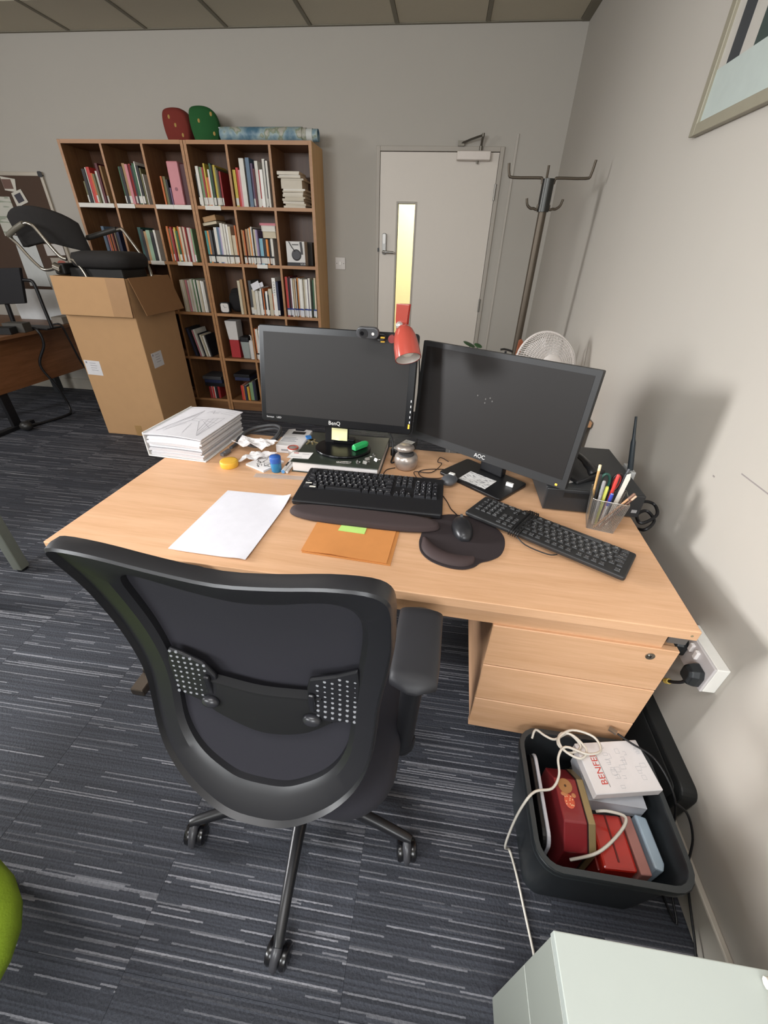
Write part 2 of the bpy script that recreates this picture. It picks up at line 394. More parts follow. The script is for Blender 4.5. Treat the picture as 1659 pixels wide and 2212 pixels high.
# ------------------------------------------------------------ bookcases
BY0, BY1 = 3.016, 3.318
ROWZ = [1.639, 1.257, .876, .494, .10]
def bookcase(x0, x1, divs, label, loc_label):
    bc = thing('bookcase', label, 'bookcase', ((x0 + x1) / 2, BY0, 0), group='pair of oak effect bookcases')
    t = .024
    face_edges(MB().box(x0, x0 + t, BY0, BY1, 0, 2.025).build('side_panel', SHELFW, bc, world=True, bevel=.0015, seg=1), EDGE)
    face_edges(MB().box(x1 - t, x1, BY0, BY1, 0, 2.025).build('side_panel', SHELFW if x1 < -.5 else wood('c2945e', 'd4a870', 2), bc, world=True, bevel=.0015, seg=1), EDGE)  # outer right side lighter: bounce light from the wall put into its colour
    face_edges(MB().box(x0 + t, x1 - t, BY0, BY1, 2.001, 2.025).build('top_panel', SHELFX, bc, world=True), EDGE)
    MB().box(x0 + t, x1 - t, BY1 - .006, BY1, .08, 2.001).build('back_panel', SHELF_SHADED, bc, world=True)  # shade inside the cells is put into this darker colour
    MB().box(x0 + t, x1 - t, BY0 + .012, BY0 + .03, 0, .078).build('plinth', SHELFX, bc, world=True)
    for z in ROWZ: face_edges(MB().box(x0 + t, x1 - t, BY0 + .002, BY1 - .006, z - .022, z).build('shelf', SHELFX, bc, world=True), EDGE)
    for d in divs:
        zs = [2.001] + ROWZ
        m = MB()
        for a, b in zip(zs[1:], zs[:-1]): m.box(d - .009, d + .009, BY0 + .001, BY1 - .006, a, b - (.022 if b < 2 else 0))
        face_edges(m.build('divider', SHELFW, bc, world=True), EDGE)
    return bc
bcA = bookcase(-2.031, -1.0215, (-1.684, -1.353), 'left bookcase of the pair, behind the tall cardboard box, with shelf labels', 0)
bcB = bookcase(-1.0195, -.049, (-.691, -.364), 'right bookcase of the pair, beside the light switch, partly behind the monitor', 1)
CELL = [(-2.007, -1.693), (-1.675, -1.362), (-1.344, -1.046), (-.9955, -.700), (-.682, -.373), (-.355, -.073)]
# white label strips clipped along the shelf fronts
for b, x, w, z in ((bcA, -2.005, .155, 0), (bcA, -1.85, .15, 0), (bcA, -1.672, .15, 0), (bcA, -1.342, .148, 0), (bcA, -1.192, .146, 0), (bcB, -.93, .128, 0), (bcA, -1.50, .12, 1), (bcA, -1.26, .13, 1), (bcB, -.565, .09, 1)):
    zz = ROWZ[z]
    MB().box(x, x + w, BY0 - .0035, BY0 + .001, zz - .026, zz + .002).build('label_strip', mat('dcd8d0', .6), b, world=True)

PAL = dict(k='1d1c20', n='2a2f4a', w='d9d4ca', c='c9bda4', t='a8845c', r='9c2a2c', m='5a1f28', p='c98088', o='c4672f', g='2f5a3a', G='7d9a72', y='c9b145', b='5b86a0', B='5e7388', v='6a5674', l='6e6a45', e='4a4a4c', T='4f9a96', W='efece6', O='e08a3c', s='8fa98f', u='86b8c8', R='c33a34', L='a89ab8', q='1f4a44', d='3a2620')
NAMEC = dict(k='black', n='navy', w='off-white', c='cream', t='tan', r='red', m='maroon', p='pink', o='orange-brown', g='dark green', G='pale green', y='yellow', b='blue', B='grey-blue', v='purple', l='olive', e='dark grey', T='turquoise', W='white', O='orange', s='sage green', u='light blue', R='bright red', L='lavender', q='teal', d='dark brown')
ORD = ['first', 'second', 'third', 'fourth', 'fifth', 'sixth', 'seventh', 'eighth', 'ninth', 'tenth', 'eleventh', 'twelfth', 'thirteenth', 'fourteenth', 'fifteenth', 'sixteenth', 'seventeenth', 'eighteenth']
RNAME = ['top', 'second', 'third', 'fourth', 'bottom']
PAGES = mat('d8d0bd', .9)
def book_mesh(w, h, dep, colr, sticker=None):
    """spine towards -y, cover boards and page block, sticker low on the spine"""
    m = MB(); tc = min(.003, w * .2)
    m.box(-w / 2, -w / 2 + tc, 0, dep, 0, h).box(w / 2 - tc, w / 2, 0, dep, 0, h)
    m.box(-w / 2, w / 2, -.002, tc, 0, h)
    m.cur = 1; m.box(-w / 2 + tc, w / 2 - tc, tc, dep - .004, .003, h - .003)
    if sticker:
        m.cur = 2; m.box(-w / 2 + .0006, w / 2 - .0006, -.0032, -.001, .008, .008 + sticker[1])
        if len(sticker) > 2: m.cur = 3; m.box(-w / 2 + .0004, w / 2 - .0004, -.0033, -.001, .008 + sticker[1], .020 + sticker[1])
    ms = [mat(PAL[colr], .55, var=.12, scale=18), PAGES]
    if sticker: ms.append(mat(sticker[0], .7))
    if sticker and len(sticker) > 2: ms.append(mat(sticker[2], .7))
    return m.mesh('book', ms)
def shelf_books(row, colm, start, spec, sticker=None, lean=0.0, every=1):
    """stand a row of separate books in one compartment, left to right"""
    x = CELL[colm][0] + start; z = ROWZ[row]; xmax = CELL[colm][1]
    n = 0
    for item in spec.split():
        cl, w, h = item.split(':'); w = int(w) / 1000; h = int(h) / 1000
        if x + w > xmax - .001: break
        dep = min(.21, .13 + h * .25 + rnd.uniform(-.01, .01))
        st = sticker if (sticker and n % every == 0) else None
        th = lean + rnd.uniform(-.003, .003) if lean else 0
        size = 'thin' if w < .016 else ('thick' if w > .03 else 'slim')
        lab = '%s %s book, %s from left, %s row, %s bookcase column' % (size, NAMEC[cl], ORD[n], RNAME[row], ORD[colm])
        o = link('book', book_mesh(w, h, dep, cl, st)); tag(o, lab, 'book', 'books in the %s row, %s column' % (RNAME[row], ORD[colm]))
        y0 = BY0 + .014 + rnd.uniform(0, .022)
        if lean:
            # tipped about its lower edge on the side it leans to
            px = x + (w if th > 0 else 0)
            o.location = (px, y0, z + .0004); o.rotation_euler = (0, th, 0)
            off = -w / 2 if th > 0 else w / 2
            me = o.data; me.transform(T(off, 0, 0))
            x += w / math.cos(th) + .0035
        else:
            o.location = (x + w / 2, y0, z + .0004); x += w + .0008
        n += 1
ST = ('d8d4cc', .045); STB = ('d8d4cc', .04, '1d1c20'); STU = ('d8d8dc', .045, '2b3f86')
shelf_books(0, 0, .085, 'l:12:140 k:26:215 w:7:225 R:26:228 o:18:190 l:17:185 w:24:205 m:20:250 t:14:238', ST, every=2)
shelf_books(0, 1, .075, 'g:14:232 k:22:232 t:22:252 p:22:246 r:16:250 k:18:240 g:24:252 w:8:262 k:18:240 l:12:225 w:7:190', ST, every=2)
shelf_books(0, 2, .075, 'o:13:178 l:20:178 k:16:160 v:12:110')
shelf_books(0, 3, .018, 'k:10:195 w:22:240 G:20:236 r:14:234 y:12:258 o:20:176 w:13:222 g:12:258 k:10:250 y:18:250 l:12:236 d:10:220 r:13:214', ST, every=1)
shelf_books(0, 4, .006, 'y:22:222 R:18:236 p:18:222 w:36:288 k:12:240 B:28:292 v:16:262 m:16:230 w:24:276 r:12:224 W:22:226 w:22:288 k:6:280 w:16:276', ST, every=3)
shelf_books(1, 0, .115, 'B:24:232 n:10:210 p:10:204 o:13:208 k:9:196 o:18:208 m:10:205 c:9:200 k:16:205 n:22:222', ST, every=3)
shelf_books(1, 1, .105, 'q:28:232 k:24:218 t:22:206 s:32:214 k:26:200 w:18:216', None)
shelf_books(1, 2, .022, 't:12:232 o:16:244 l:12:230 r:16:240 c:12:228 y:14:238 g:20:214 o:14:246 c:18:242 p:14:244 c:13:240 r:9:240 w:22:238 p:12:238 G:14:234', ST, every=2)
shelf_books(1, 3, .008, 'T:17:222 O:20:222 e:22:226 k:16:226 w:24:246 B:22:248 L:16:246 w:22:274 w:18:270 W:16:266 c:22:254 c:34:196 o:12:262', STB)
shelf_books(1, 4, .010, 't:12:234 o:10:230 m:9:232 t:16:240 c:12:244 O:9:250 w:13:256 k:8:246 c:14:240 L:14:238 v:10:234 u:34:180 k:26:178 O:16:176 k:16:176 w:20:182', STB)
shelf_books(2, 2, .045, 'c:16:246 w:15:248 c:17:246 p:14:246 w:16:244 c:18:250 w:16:254 G:8:256 w:17:252 g:6:248 w:18:248 c:14:246 W:16:244 w:14:240', None)
shelf_books(2, 4, .006, 'e:24:262', ('d8d4cc', .05))
shelf_books(2, 4, .034, 'c:24:196 w:26:190 w:16:186 W:12:214 k:8:190 o:10:206 k:12:170 W:18:186 k:10:160 c:30:206 o:9:170 W:30:288 n:20:262', ('d8d4cc', .035), every=2)
shelf_books(2, 5, .006, 'R:20:300 k:9:295 m:12:302 v:8:285 W:10:290 c:14:286 t:8:284 w:9:290 k:6:270 O:8:296 w:14:292 W:12:286 w:13:288 c:12:286 w:14:286 W:11:288 v:6:280 w:16:296', STU)
shelf_books(2, 5, .006 + .237, 'g:12:286 c:14:300', STU)
shelf_books(3, 2, .045, 'k:12:246 n:13:240 k:11:250 e:10:232 p:10:228 w:18:236 k:10:200 w:13:190 c:13:192 w:14:186 k:11:190', None, lean=-.18)
shelf_books(3, 4, .004, 'o:9:270 w:22:264 c:20:255 w:18:280', STB)
shelf_books(4, 2, .12, 'r:22:110 w:8:112 R:20:112 w:7:112 k:20:112 r:22:112', None)
shelf_books(4, 3, .10, 'R:20:140 o:14:138 n:22:140 y:18:128 O:8:132 G:34:170 n:18:180 k:18:200', None)
shelf_books(4, 4, .006, 'g:26:170', None)
# upright box files and odd volumes
pk = MB().box(-.045, .045, 0, .24, 0, .268).build('box_file', mat('c9848a', .35, coat=.3), None, bevel=.008)
pk.location = (CELL[2][0] + .196, BY0 + .012, ROWZ[0] + .0006); tag(pk, 'glossy pink box file standing in top row, third bookcase column', 'box file')
MB().cyl((0, -.0015, .10), (0, .002, .10), .012, n=16).build('finger_hole', mat('8e5560', .5), pk)
mr = MB().box(-.024, .024, 0, .2, 0, .255).build('box_file', mat('4a1f24', .5), None, bevel=.004)
mr.location = (CELL[2][0] + .268, BY0 + .03, ROWZ[0] + .0006); tag(mr, 'dark maroon box file to the right of the pink one', 'box file')
# stack of cream booklets lying flat, top row, last column
z = ROWZ[0] + .0003
for i in range(15):
    t_ = rnd.choice([.009, .012, .015, .011]) if i != 9 else .05
    w_, d_ = .165 + rnd.uniform(-.012, .014), .20
    o = MB().box(-w_ / 2, w_ / 2, 0, d_, 0, t_).build('booklet', mat(rnd.choice(['d8d0c2', 'cfc6b6', 'c6bcaa', 'ddd8ce']), .8))
    tag(o, 'cream booklet, %s from bottom of leaning stack in top row, last column' % ORD[i], 'booklet', 'stack of cream booklets')
    o.location = (CELL[5][0] + .138 + (0 if i < 8 else -.006 * (i - 8)) + rnd.uniform(-.008, .008), BY0 + .02 + rnd.uniform(0, .02), z); o.rotation_euler = (0, 0, rnd.uniform(-.06, .06)); z += t_ + .0004
# books lying across the tops of the standing rows
def flat_book(x, z, w, t_, cl, lab, tilt=0, y=BY0 + .02):
    o = MB().box(-w / 2, w / 2, 0, .17, 0, .002).box(-w / 2, w / 2, 0, .17, t_ - .002, t_).box(-w / 2, -w / 2 + .003, 0, .17, 0, t_).box(-w / 2 + .003, w / 2 - .004, .004, .166, .002, t_ - .002).build('book', mat(PAL[cl], .7))
    o.location = (x, y, z); o.rotation_euler = (0, tilt, 0); return tag(o, lab, 'book', 'books lying on top of other books')
flat_book(CELL[3][0] + .070, ROWZ[1] + .262, .12, .018, 'c', 'cream book lying tilted on the second row, fourth column', -.16)
flat_book(CELL[3][0] + .075, ROWZ[1] + .2855, .11, .034, 't', 'tan book topmost on the tilted pile, second row, fourth column', -.19)
for i, (t_, cl, w_) in enumerate(((.044, 'c', .11), (.038, 'w', .115), (.016, 'p', .132))):
    flat_book(CELL[4][1] - .066 - i * .004, ROWZ[1] + .184 + (0, .0445, .083)[i], w_, t_, cl, ('thick cream book, lowest of three lying in second row, fifth column', 'off-white book, middle of three lying in second row, fifth column', 'thin pinkish book on top of three lying in second row, fifth column')[i])
# headset box
hb = thing('headset_box', 'white and black headset carton in the second row, last column', 'box', (CELL[5][0] + .118, BY0 + .03, ROWZ[1] + .0006), (0, 0, .05))
MB().box(-.075, .075, 0, .10, 0, .168).build('carton', mat('d3d0cc', .5), hb, bevel=.002)
hm = MB()
hm.tube([(-.05, -.002, .165), (-.03, -.003, .13), (-.005, -.004, .10)], .009, 8, flat=.3).tube([(.045, -.002, .165), (.05, -.003, .12), (.05, -.003, .08)], .009, 8, flat=.3)
hm.cyl((.005, 0, .075), (.005, -.004, .075), .04, .03, 20)
hm.build('printed_headset', mat('3f3d40', .5), hb)
MB().box(-.075, .075, -.0012, 0, 0, .024).build('printed_band', mat('2c2a2d', .6), hb)
w = MB(); [write(w, ch, T(.04 + i * .014, -.0022, .012) @ RX(PI / 2), .018) for i, ch in enumerate('USB')]; w.build('printed_word', WHITE, hb)
MB().box(-.026, .026, -.002, 0, .142, .150).build('hang_slot', mat('6a6866', .6), hb)
o = MB().box(-.045, .045, 0, .06, 0, .165).build('carton', mat('2b2622', .6), None, bevel=.002); o.location = (CELL[5][0] + .18, BY0 + .145, ROWZ[1] + .0006); tag(o, 'dark brown carton standing behind the headset box', 'box')
# third row, fourth column: dark cloth bag with an alarm clock in front, folder at the right
o = MB().ball((0, 0, .086), .072, .075, .085, 12, .75).ball((-.01, .01, .16), .05, .05, .03, 8).build('cloth_bag', mat('1a181a', .9, bump=.4), None, smooth=True); o.location = (CELL[3][0] + .146, BY0 + .16, ROWZ[2]); tag(o, 'crumpled black cloth bag in the third row behind the alarm clock', 'bag')
ck = thing('alarm_clock', 'small square alarm clock with white dial, black case, third bookcase row', 'clock', (CELL[3][0] + .07, BY0 + .03, ROWZ[2] + .0006), (0, 0, .05))
MB().prism(rrect(.085, .085, .018, 5), 0, .04, T(0, .04, .043) @ RX(PI / 2)).build('case', BLACK, ck, bevel=.003)
MB().prism(rrect(.07, .07, .016, 5), .04, .042, T(0, .04, .043) @ RX(PI / 2)).build('dial', mat('d9d4cf', .5), ck)
MB().box(-.001, .001, -.003, -.002, 0, .024, T(0, 0, .043) @ RY(-.5)).box(-.001, .001, -.003, -.002, 0, .018, T(0, 0, .043) @ RY(1.3)).build('hands', BLACK, ck)
for i, (x, cl, h) in enumerate(((.238, 'c', .258), (.264, 't', .268))):
    o = MB().box(-.011, .011, 0, .2, 0, h).build('folder', mat(PAL[cl], .6)); o.location = (CELL[3][0] + x, BY0 + .012, ROWZ[2] + .0006); tag(o, ('cream folder standing right of the black cloth bag', 'tan folder at the right end of the compartment with the clock')[i], 'folder')
# loose white papers on the third row books, and a title on the tall white spine
for i, (x, yy, z, a, w_, h_) in enumerate(((.078, .020, .214, -.42, .075, .055), (.122, .026, .222, -.36, .045, .035))):
    o = MB().box(-w_ / 2, w_ / 2, 0, .0015, -h_ / 2, h_ / 2).build('loose_paper', PAPER); o.location = (CELL[4][0] + x, BY0 + yy - .016, ROWZ[2] + z + .012); o.rotation_euler = (-.25, a, 0); tag(o, ('larger loose white sheet lying on the third row books', 'smaller loose white sheet above the larger one, third row')[i], 'paper')
for o in list(COL.objects):
    if o.get('label', '').startswith('slim white book, twelfth') or o.get('label', '').startswith('thick white book, twelfth') or (o.name.startswith('book') and o.get('label', '').startswith('slim white book, eleventh')):
        if 'third row, fifth' in o['label']:
            w = MB(); [write(w, ch, T(0, -.0036, .255 - i * .019) @ RX(PI / 2) @ RZ(-PI / 2), .021) for i, ch in enumerate('CHANEL')]
            w.build('spine_title', BLACK, o)
# fourth row, fourth column: tall file with red base, tub with dark lid, white canister
x = CELL[3][0]
t = thing('magazine_file', 'white file with a red lower half in the fourth bookcase row', 'file', (x + .095, BY0 + .05, ROWZ[3] + .0006))
MB().prism([(-.045, 0), (.045, 0), (.045, .13), (-.045, .13)], 0, .155).build('red_sleeve', mat('a82a2e', .6), t, bevel=.003)
MB().prism([(-.048, .005), (.042, .005), (.042, .12), (-.048, .12)], .155, .315, None, top=[(-.066, .005), (.044, .005), (.044, .12), (-.066, .12)]).build('white_file', mat('cfcac6', .6), t, bevel=.003)
t = thing('storage_tub', 'small clear tub with a dark lid beside the red and white file', 'tub', (x + .198, BY0 + .10, ROWZ[3] + .0006))
MB().prism(rrect(.07, .10, .015), 0, .145, None, top=rrect(.085, .12, .015)).build('tub_body', mat('9aa09c', .3), t); MB().prism(rrect(.090, .128, .016), .145, .185).build('lid', BLACK, t, bevel=.004)
t = thing('canister', 'white canister with a narrow spout beside the clear tub', 'canister', (x + .267, BY0 + .045, ROWZ[3] + .0006))
MB().lathe([(.024, 0), (.025, .01), (.025, .145), (.02, .16), (.007, .165)], 20).build('body', mat('d6d1cb', .5), t, smooth=True); MB().cyl((0, 0, .16), (0, 0, .20), .006).tube([(0, 0, .2), (-.012, -.006, .207)], .004).build('spout', mat('d6d1cb', .5), t)
# bottom row: stacked dark cases above the small books
for i, (cx, zz, w_, h_, cl, lab) in enumerate(((CELL[3][0] + .165, .205, .15, .03, 'n', 'navy case lying on the coloured books, bottom bookcase row'), (CELL[3][0] + .16, .236, .16, .028, 'k', 'black case on top of the navy case, bottom bookcase row'), (CELL[2][0] + .18, .113, .2, .032, 'k', 'black case lying on the small red books, bottom row'), (CELL[2][0] + .17, .146, .18, .03, 'n', 'navy case in the middle of the dark stack, bottom row'), (CELL[2][0] + .16, .177, .19, .03, 'e', 'dark grey case on top of the dark stack, bottom row'))):
    o = MB().box(-w_ / 2, w_ / 2, 0, .2, 0, h_).build('case', mat(PAL[cl], .4), None, bevel=.003); o.location = (cx - (.04 if i < 2 else 0), BY0 + .03, ROWZ[4] + zz - (.02 if i < 2 else 0)); tag(o, lab, 'case')
# things on top of the bookcases
def seat_shell(name, colr, loc, rz, label, dots):
    t = thing(name, label, 'cushion', loc, (0, 0, rz))
    prof = [(-.085, 0), (-.10, .06), (-.105, .13), (-.09, .18), (-.04, .197), (.03, .195), (.08, .165), (.10, .11), (.098, .05), (.085, 0)]
    P = cat([(a, b, 0) for a, b in prof], 4)
    n = len(P); rings = []
    for s_, yy in ((.86, -.065), (.97, -.05), (1, -.015), (1, .015), (.95, .05), (.85, .065)):
        rings.append([V((p.x * s_, yy, max(0, p.y * (s_ if p.y > .05 else 1)))) for p in P])
    MB().loft(rings).build('body', mat(colr, .9, bump=.3), t, smooth=True)
    for a, b in dots: MB().ball((a, -.062, b), .010, .006, .014, 8).build('spot', mat('a98a4a', .8), t, smooth=True)
seat_shell('spotted_cushion', '75291f', (-1.10, 3.17, 2.0255), .0, 'red rounded felt cushion with yellow spots on top of the bookcase', ((-.04, .14), (.0, .095), (.045, .04)))
seat_shell('spotted_cushion', '1c5426', (-.874, 3.13, 2.0255), .30, 'green rounded felt cushion with yellow spots on top of the bookcase', ((-.035, .11), (.055, .15), (.06, .045)))
t = thing('rolled_map', 'rolled up blue and green wall map lying on the bookcase', 'map', (-.41, 3.13, 2.0255 + .046))
def mapm():
    m = bpy.data.materials.new('map_print'); m.use_nodes = True; nt = m.node_tree; b = nt.nodes['Principled BSDF']; b.inputs['Roughness'].default_value = .5
    tc = nt.nodes.new('ShaderNodeTexCoord'); n = nt.nodes.new('ShaderNodeTexNoise'); n.inputs['Scale'].default_value = 11; n.inputs['Detail'].default_value = 4
    nt.links.new(tc.outputs['Object'], n.inputs['Vector']); cr = nt.nodes.new('ShaderNodeValToRGB'); e = cr.color_ramp.elements
    e[0].color = lin('4b6f84'); e[0].position = .38; e[1].color = lin('7f98a2'); e[1].position = .5
    for p, h in ((.56, '98a8a8'), (.60, '7f8a70'), (.66, 'b0aca0')): q = e.new(p); q.color = lin(h)
    nt.links.new(n.outputs['Fac'], cr.inputs['Fac']); nt.links.new(cr.outputs['Color'], b.inputs['Base Color']); return m
rings = []
for r, a in ((.044, -.36), (.046, -.34), (.046, .30), (.0455, .305), (.044, .305), (.044, -.36)): pass
MB().loft([[(a, r * math.cos(2 * PI * k / 28), r * math.sin(2 * PI * k / 28)) for k in range(28)] for a, r in ((-.35, .040), (-.35, .045), (.27, .046), (.27, .042), (-.34, .039))], cap=False, closed=True).build('outer_sheet', mapm(), t, smooth=True)
for a, r in ((.30, .041), (.345, .0385), (.385, .036)):
    MB().loft([[(x, rr * math.cos(2 * PI * k / 28), rr * math.sin(2 * PI * k / 28)) for k in range(28)] for x, rr in ((-.2, r - .0015), (-.2, r), (a, r), (a, r - .0015))], cap=False, closed=True).build('inner_sheet', mapm() if a != .345 else mat('c9cbc6', .6), t, smooth=True)
MB().tube([(-.356, -.02, .035), (-.345, -.025, .034)], .009, 8, flat=.5).build('paper_tab', PAPER, t)
# ------------------------------------------------------------ the main desk (cantilever desk with hanging drawer unit)
DT = .73
desk = thing('desk', 'large oak effect office desk holding two monitors, in the middle of the room', 'desk', (0, 0, 0), (0, 0, -.03543))
MB().box(0, 1.6, 0, .803, .7025, .73).build('desk_top', OAK, desk, bevel=.002)
MB().box(.03, 1.565, .03, .048, .636, .7025).build('front_rail', OAK, desk, bevel=.001, seg=1)
MB().box(.05, 1.55, .70, .718, .34, .7025).build('modesty_panel', OAK, desk)
LEGM = mat('4a4541', .35, .5)
for x in (-.012, 1.572):
    leg = MB().box(x, x + .042, .10, .46, .03, .05).box(x, x + .042, .30, .46, .03, .66).build('desk_leg', LEGM, desk, bevel=.002, seg=1)
    MB().box(x - .004, x + .046, .03, .76, .0, .032).build('foot_bar', mat('5d544c', .3, .6), leg, bevel=.003, seg=1)
    MB().box(x, x + .042, .035, .76, .648, .702).build('support_arm', mat('6e6a68', .4, .4), leg, bevel=.002, seg=1)
ped = MB().box(1.182, 1.20, .041, .58, .20, .636).box(1.58, 1.598, .041, .58, .20, .636).box(1.20, 1.58, .56, .58, .20, .636).box(1.20, 1.58, .041, .56, .20, .215).box(1.20, 1.58, .041, .56, .621, .636).build('drawer_pedestal', OAKY, desk)
for z0, z1 in ((.200, .3375), (.3405, .4865), (.4895, .6375)):
    dr = MB().box(1.178, 1.602, .022, .040, z0, z1).build('drawer', OAK, ped, bevel=.0018, seg=1)
MB().cyl((1.545, .0225, .612), (1.545, .0195, .612), .0105, n=18).cyl((1.545, .0198, .612), (1.545, .0185, .612), .006, n=14).build('drawer_lock', CHROME, ped, smooth=True)
MB().box(1.5435, 1.5465, .0182, .0190, .608, .616).build('keyway', BLACK, ped)
MB().cyl((1.585, -.0006, .716), (1.585, .001, .716), .003, n=8).build('edge_mark', mat('8d8063', .6), desk)

# ------------------------------------------------------------ office chair in front
ch = thing('office_chair', 'black mesh back office chair with castors pushed up to the oak desk', 'chair', (.738, -.209, 0), (0, 0, -.037))
PLAS = mat('1e1e21', .38, var=.05, spec=.5); PLASD = mat('151519', .5); FAB = mat('1e1d25', .9, var=.2, scale=400, bump=.3)
def yb(z):
    u = (z - .45) / .55
    return -.261 * (1 - u) * (1 - 2 * u) + 4 * -.134 * u * (1 - u) - .147 * u * (2 * u - 1)
half = [(0, .500), (.05, .504), (.095, .520), (.142, .550), (.178, .590), (.198, .635), (.206, .685), (.208, .735), (.211, .78), (.218, .83), (.224, .88), (.228, .93), (.228, .98), (.228, 1.03), (.222, 1.066), (.20, 1.081), (.15, 1.076), (.08, 1.056)]
outl = half + [(0, 1.043)] + [(-x, z) for x, z in reversed(half[1:])]
ih = [(0, .555), (.045, .558), (.08, .571), (.115, .592), (.140, .620), (.155, .655), (.160, .695), (.161, .735), (.164, .78), (.170, .83), (.176, .88), (.180, .92), (.181, .955), (.178, .98), (.166, 1.0), (.140, 1.006), (.105, .997), (.06, .981)]
inl = ih + [(0, .970)] + [(-x, z) for x, z in reversed(ih[1:])]
PO = cat([(x, z, 0) for x, z in outl], 3, True); PI_ = cat([(x, z, 0) for x, z in inl], 3, True)
rings = []
for a, b in zip(PO, PI_):
    lip = .010
    r_ = []
    # section from outer front, outer back lip, face of the band, inner edge, inner front
    for t_, dy in ((0, .014), (-.01, .002), (.02, -.010), (.07, -.014), (.13, -.005), (.8, -.003), (1, .005), (1, .018), (.5, .022)):
        p = a.lerp(b, t_); r_.append((p.x, yb(min(max(p.y, .45), 1.1)) + dy, p.y))
    rings.append(r_)
MB().loft(rings, closed=True).build('back_frame', PLAS, ch, smooth=.5)
# mesh fabric stretched in the frame
rows = []
cz = sum(p.y for p in PI_) / len(PI_)
N = 10
for i in range(N + 1):
    f = i / N
    rows.append([])
    for p in PI_ + PI_[:1]:
        q = V((p.x * f * 1.03, cz + (p.y - cz) * f * 1.02, 0))
        rows[-1].append((q.x, yb(q.y) + .016 + .008 * (1 - f * f), q.y))
MB().sheet(rows).build('back_mesh', FAB, ch, smooth=True)
# lumbar support: band between two perforated plates with thumb grips
top = cat([(-.105, .766, 0), (-.08, .764, 0), (0, .756, 0), (.086, .764, 0), (.11, .767, 0)], 5); bot = cat([(-.110, .694, 0), (-.075, .672, 0), (0, .650, 0), (.075, .664, 0), (.13, .702, 0)], 5)
rr = []
for a, b in zip(top, bot):
    rr.append([(a.lerp(b, t_).x, yb(a.lerp(b, t_).y) + dy, a.lerp(b, t_).y) for t_, dy in ((0, .008), (.03, -.006), (.15, -.002), (.9, .0), (1, .010))])
MB().sheet(rr).build('lumbar_band', mat('0b0b0e', .75), ch, smooth=True)
for sgn, poly in ((1, [(.088, .712), (.086, .74), (.085, .78), (.090, .803), (.135, .822), (.172, .845), (.176, .80), (.172, .75), (.166, .722), (.13, .711)]),
                  (-1, [(.083, .722), (.078, .745), (.080, .770), (.098, .797), (.135, .815), (.158, .822), (.166, .79), (.164, .75), (.150, .718), (.105, .703)])):
    P = [(sgn * x, z) for x, z in poly]
    m = MB(); n = len(P)
    fr = [(x, yb(z) - .002, z) for x, z in P]; bk = [(x, yb(z) + .006, z) for x, z in P]
    m.add(fr + bk, [tuple(range(n)), tuple(range(2 * n - 1, n - 1, -1))] + [(k, (k + 1) % n, n + (k + 1) % n, n + k) for k in range(n)])
    pl = m.build('lumbar_plate', PLASD, ch, bevel=.003, seg=2)
    nb = MB()
    for i in range(6):
        for j in range(9):
            x = .104 + i * .0128 if sgn > 0 else .098 + i * .0115
            z = .722 + j * .0118
            lo, hi = .716 + .0 * i, (.800 + (x - .09) * .45)
            if z > hi - .006 or x > .17: continue
            nb.ball((sgn * x, yb(z) - .002, z), .0033, .0022, .0030, 4)
    nb.build('perforation_studs', mat('a8aab0', .25, .3), pl, smooth=True, stuff=True)
    MB().ball((sgn * .094, yb(.715) - .006, .714), .017, .010, .013, 8).build('thumb_grip', mat('2a2a2e', .3), pl, smooth=True)
    MB().box(sgn * .094 - .006, sgn * .094 + .006, yb(.75) - .008, yb(.75) - .001, .728, .775).build('slide_rail', mat('1c1c20', .3), pl, bevel=.003)
# seat
seat_o = rrect(.49, .47, .11, 6, .0, .045)
rs = []
for z, s_ in ((.425, .88), (.435, .97), (.46, 1.0), (.485, .98), (.500, .90), (.504, .5)):
    rs.append([((x) * s_, .045 + (y - .045) * s_, z) for x, y in seat_o])
MB().loft(rs).build('seat', FAB, ch, smooth=True)
MB().prism(rrect(.44, .42, .09, 5, 0, .045), .395, .426).build('seat_pan', PLASD, ch, bevel=.006)
MB().box(-.07, .07, -.10, .14, .33, .396).tube([(0, -.06, .37), (0, -.15, .39), (0, -.175, .43), (0, -.185, .50)], [.035, .035, .028, .022], 10, smooth=4, flat=.5).build('tilt_mechanism', PLASD, ch, smooth=True, bevel=.004)
MB().cyl((0, 0, .10), (0, 0, .22), .028).cyl((0, 0, .21), (0, 0, .34), .019).build('gas_column', BLACK, ch, smooth=True)
# armrests
for sx, y0, y1 in ((.258, -.065, .118), (-.318, .035, .148)):
    ap = MB()
    sec = []
    for k in range(13):
        f = k / 12; y = y0 + (y1 + .03 - y0) * f
        e_ = min(1, (math.sin(PI * min(max(f, .0), 1)) * 4.5 + .25)); w_ = .048 * min(1, e_) * (1.0 if f > .3 else .92 + .27 * f)
        zc = .719 + .004 * math.sin(PI * f); hh = .018 * min(1, e_)
        sec.append([(sx + w_ * math.copysign(abs(math.cos(a)) ** .6, math.cos(a)), y, zc + hh * math.copysign(abs(math.sin(a)) ** .75, math.sin(a))) for a in [2 * PI * q / 20 for q in range(20)]])
    arm = ap.loft(sec).build('armrest', mat('2a2a2e', .55), ch, smooth=1.3)
    s_ = 1 if sx > 0 else -1
    MB().tube([(sx, .0, .706), (sx - .004 * s_, .0, .56), (sx - .006 * s_, .0, .44)], [.024, .022, .020], 12, flat=1.2).build('arm_post', PLASD, arm, smooth=True)
    MB().tube([(sx - .006 * s_, .0, .455), (sx - .012 * s_, .0, .405), (sx - .07 * s_, .02, .385), (sx - .16 * s_, .03, .39)], [.024, .024, .022, .022], 10, smooth=3, flat=.8).build('arm_bracket', BLACK, arm, smooth=True)
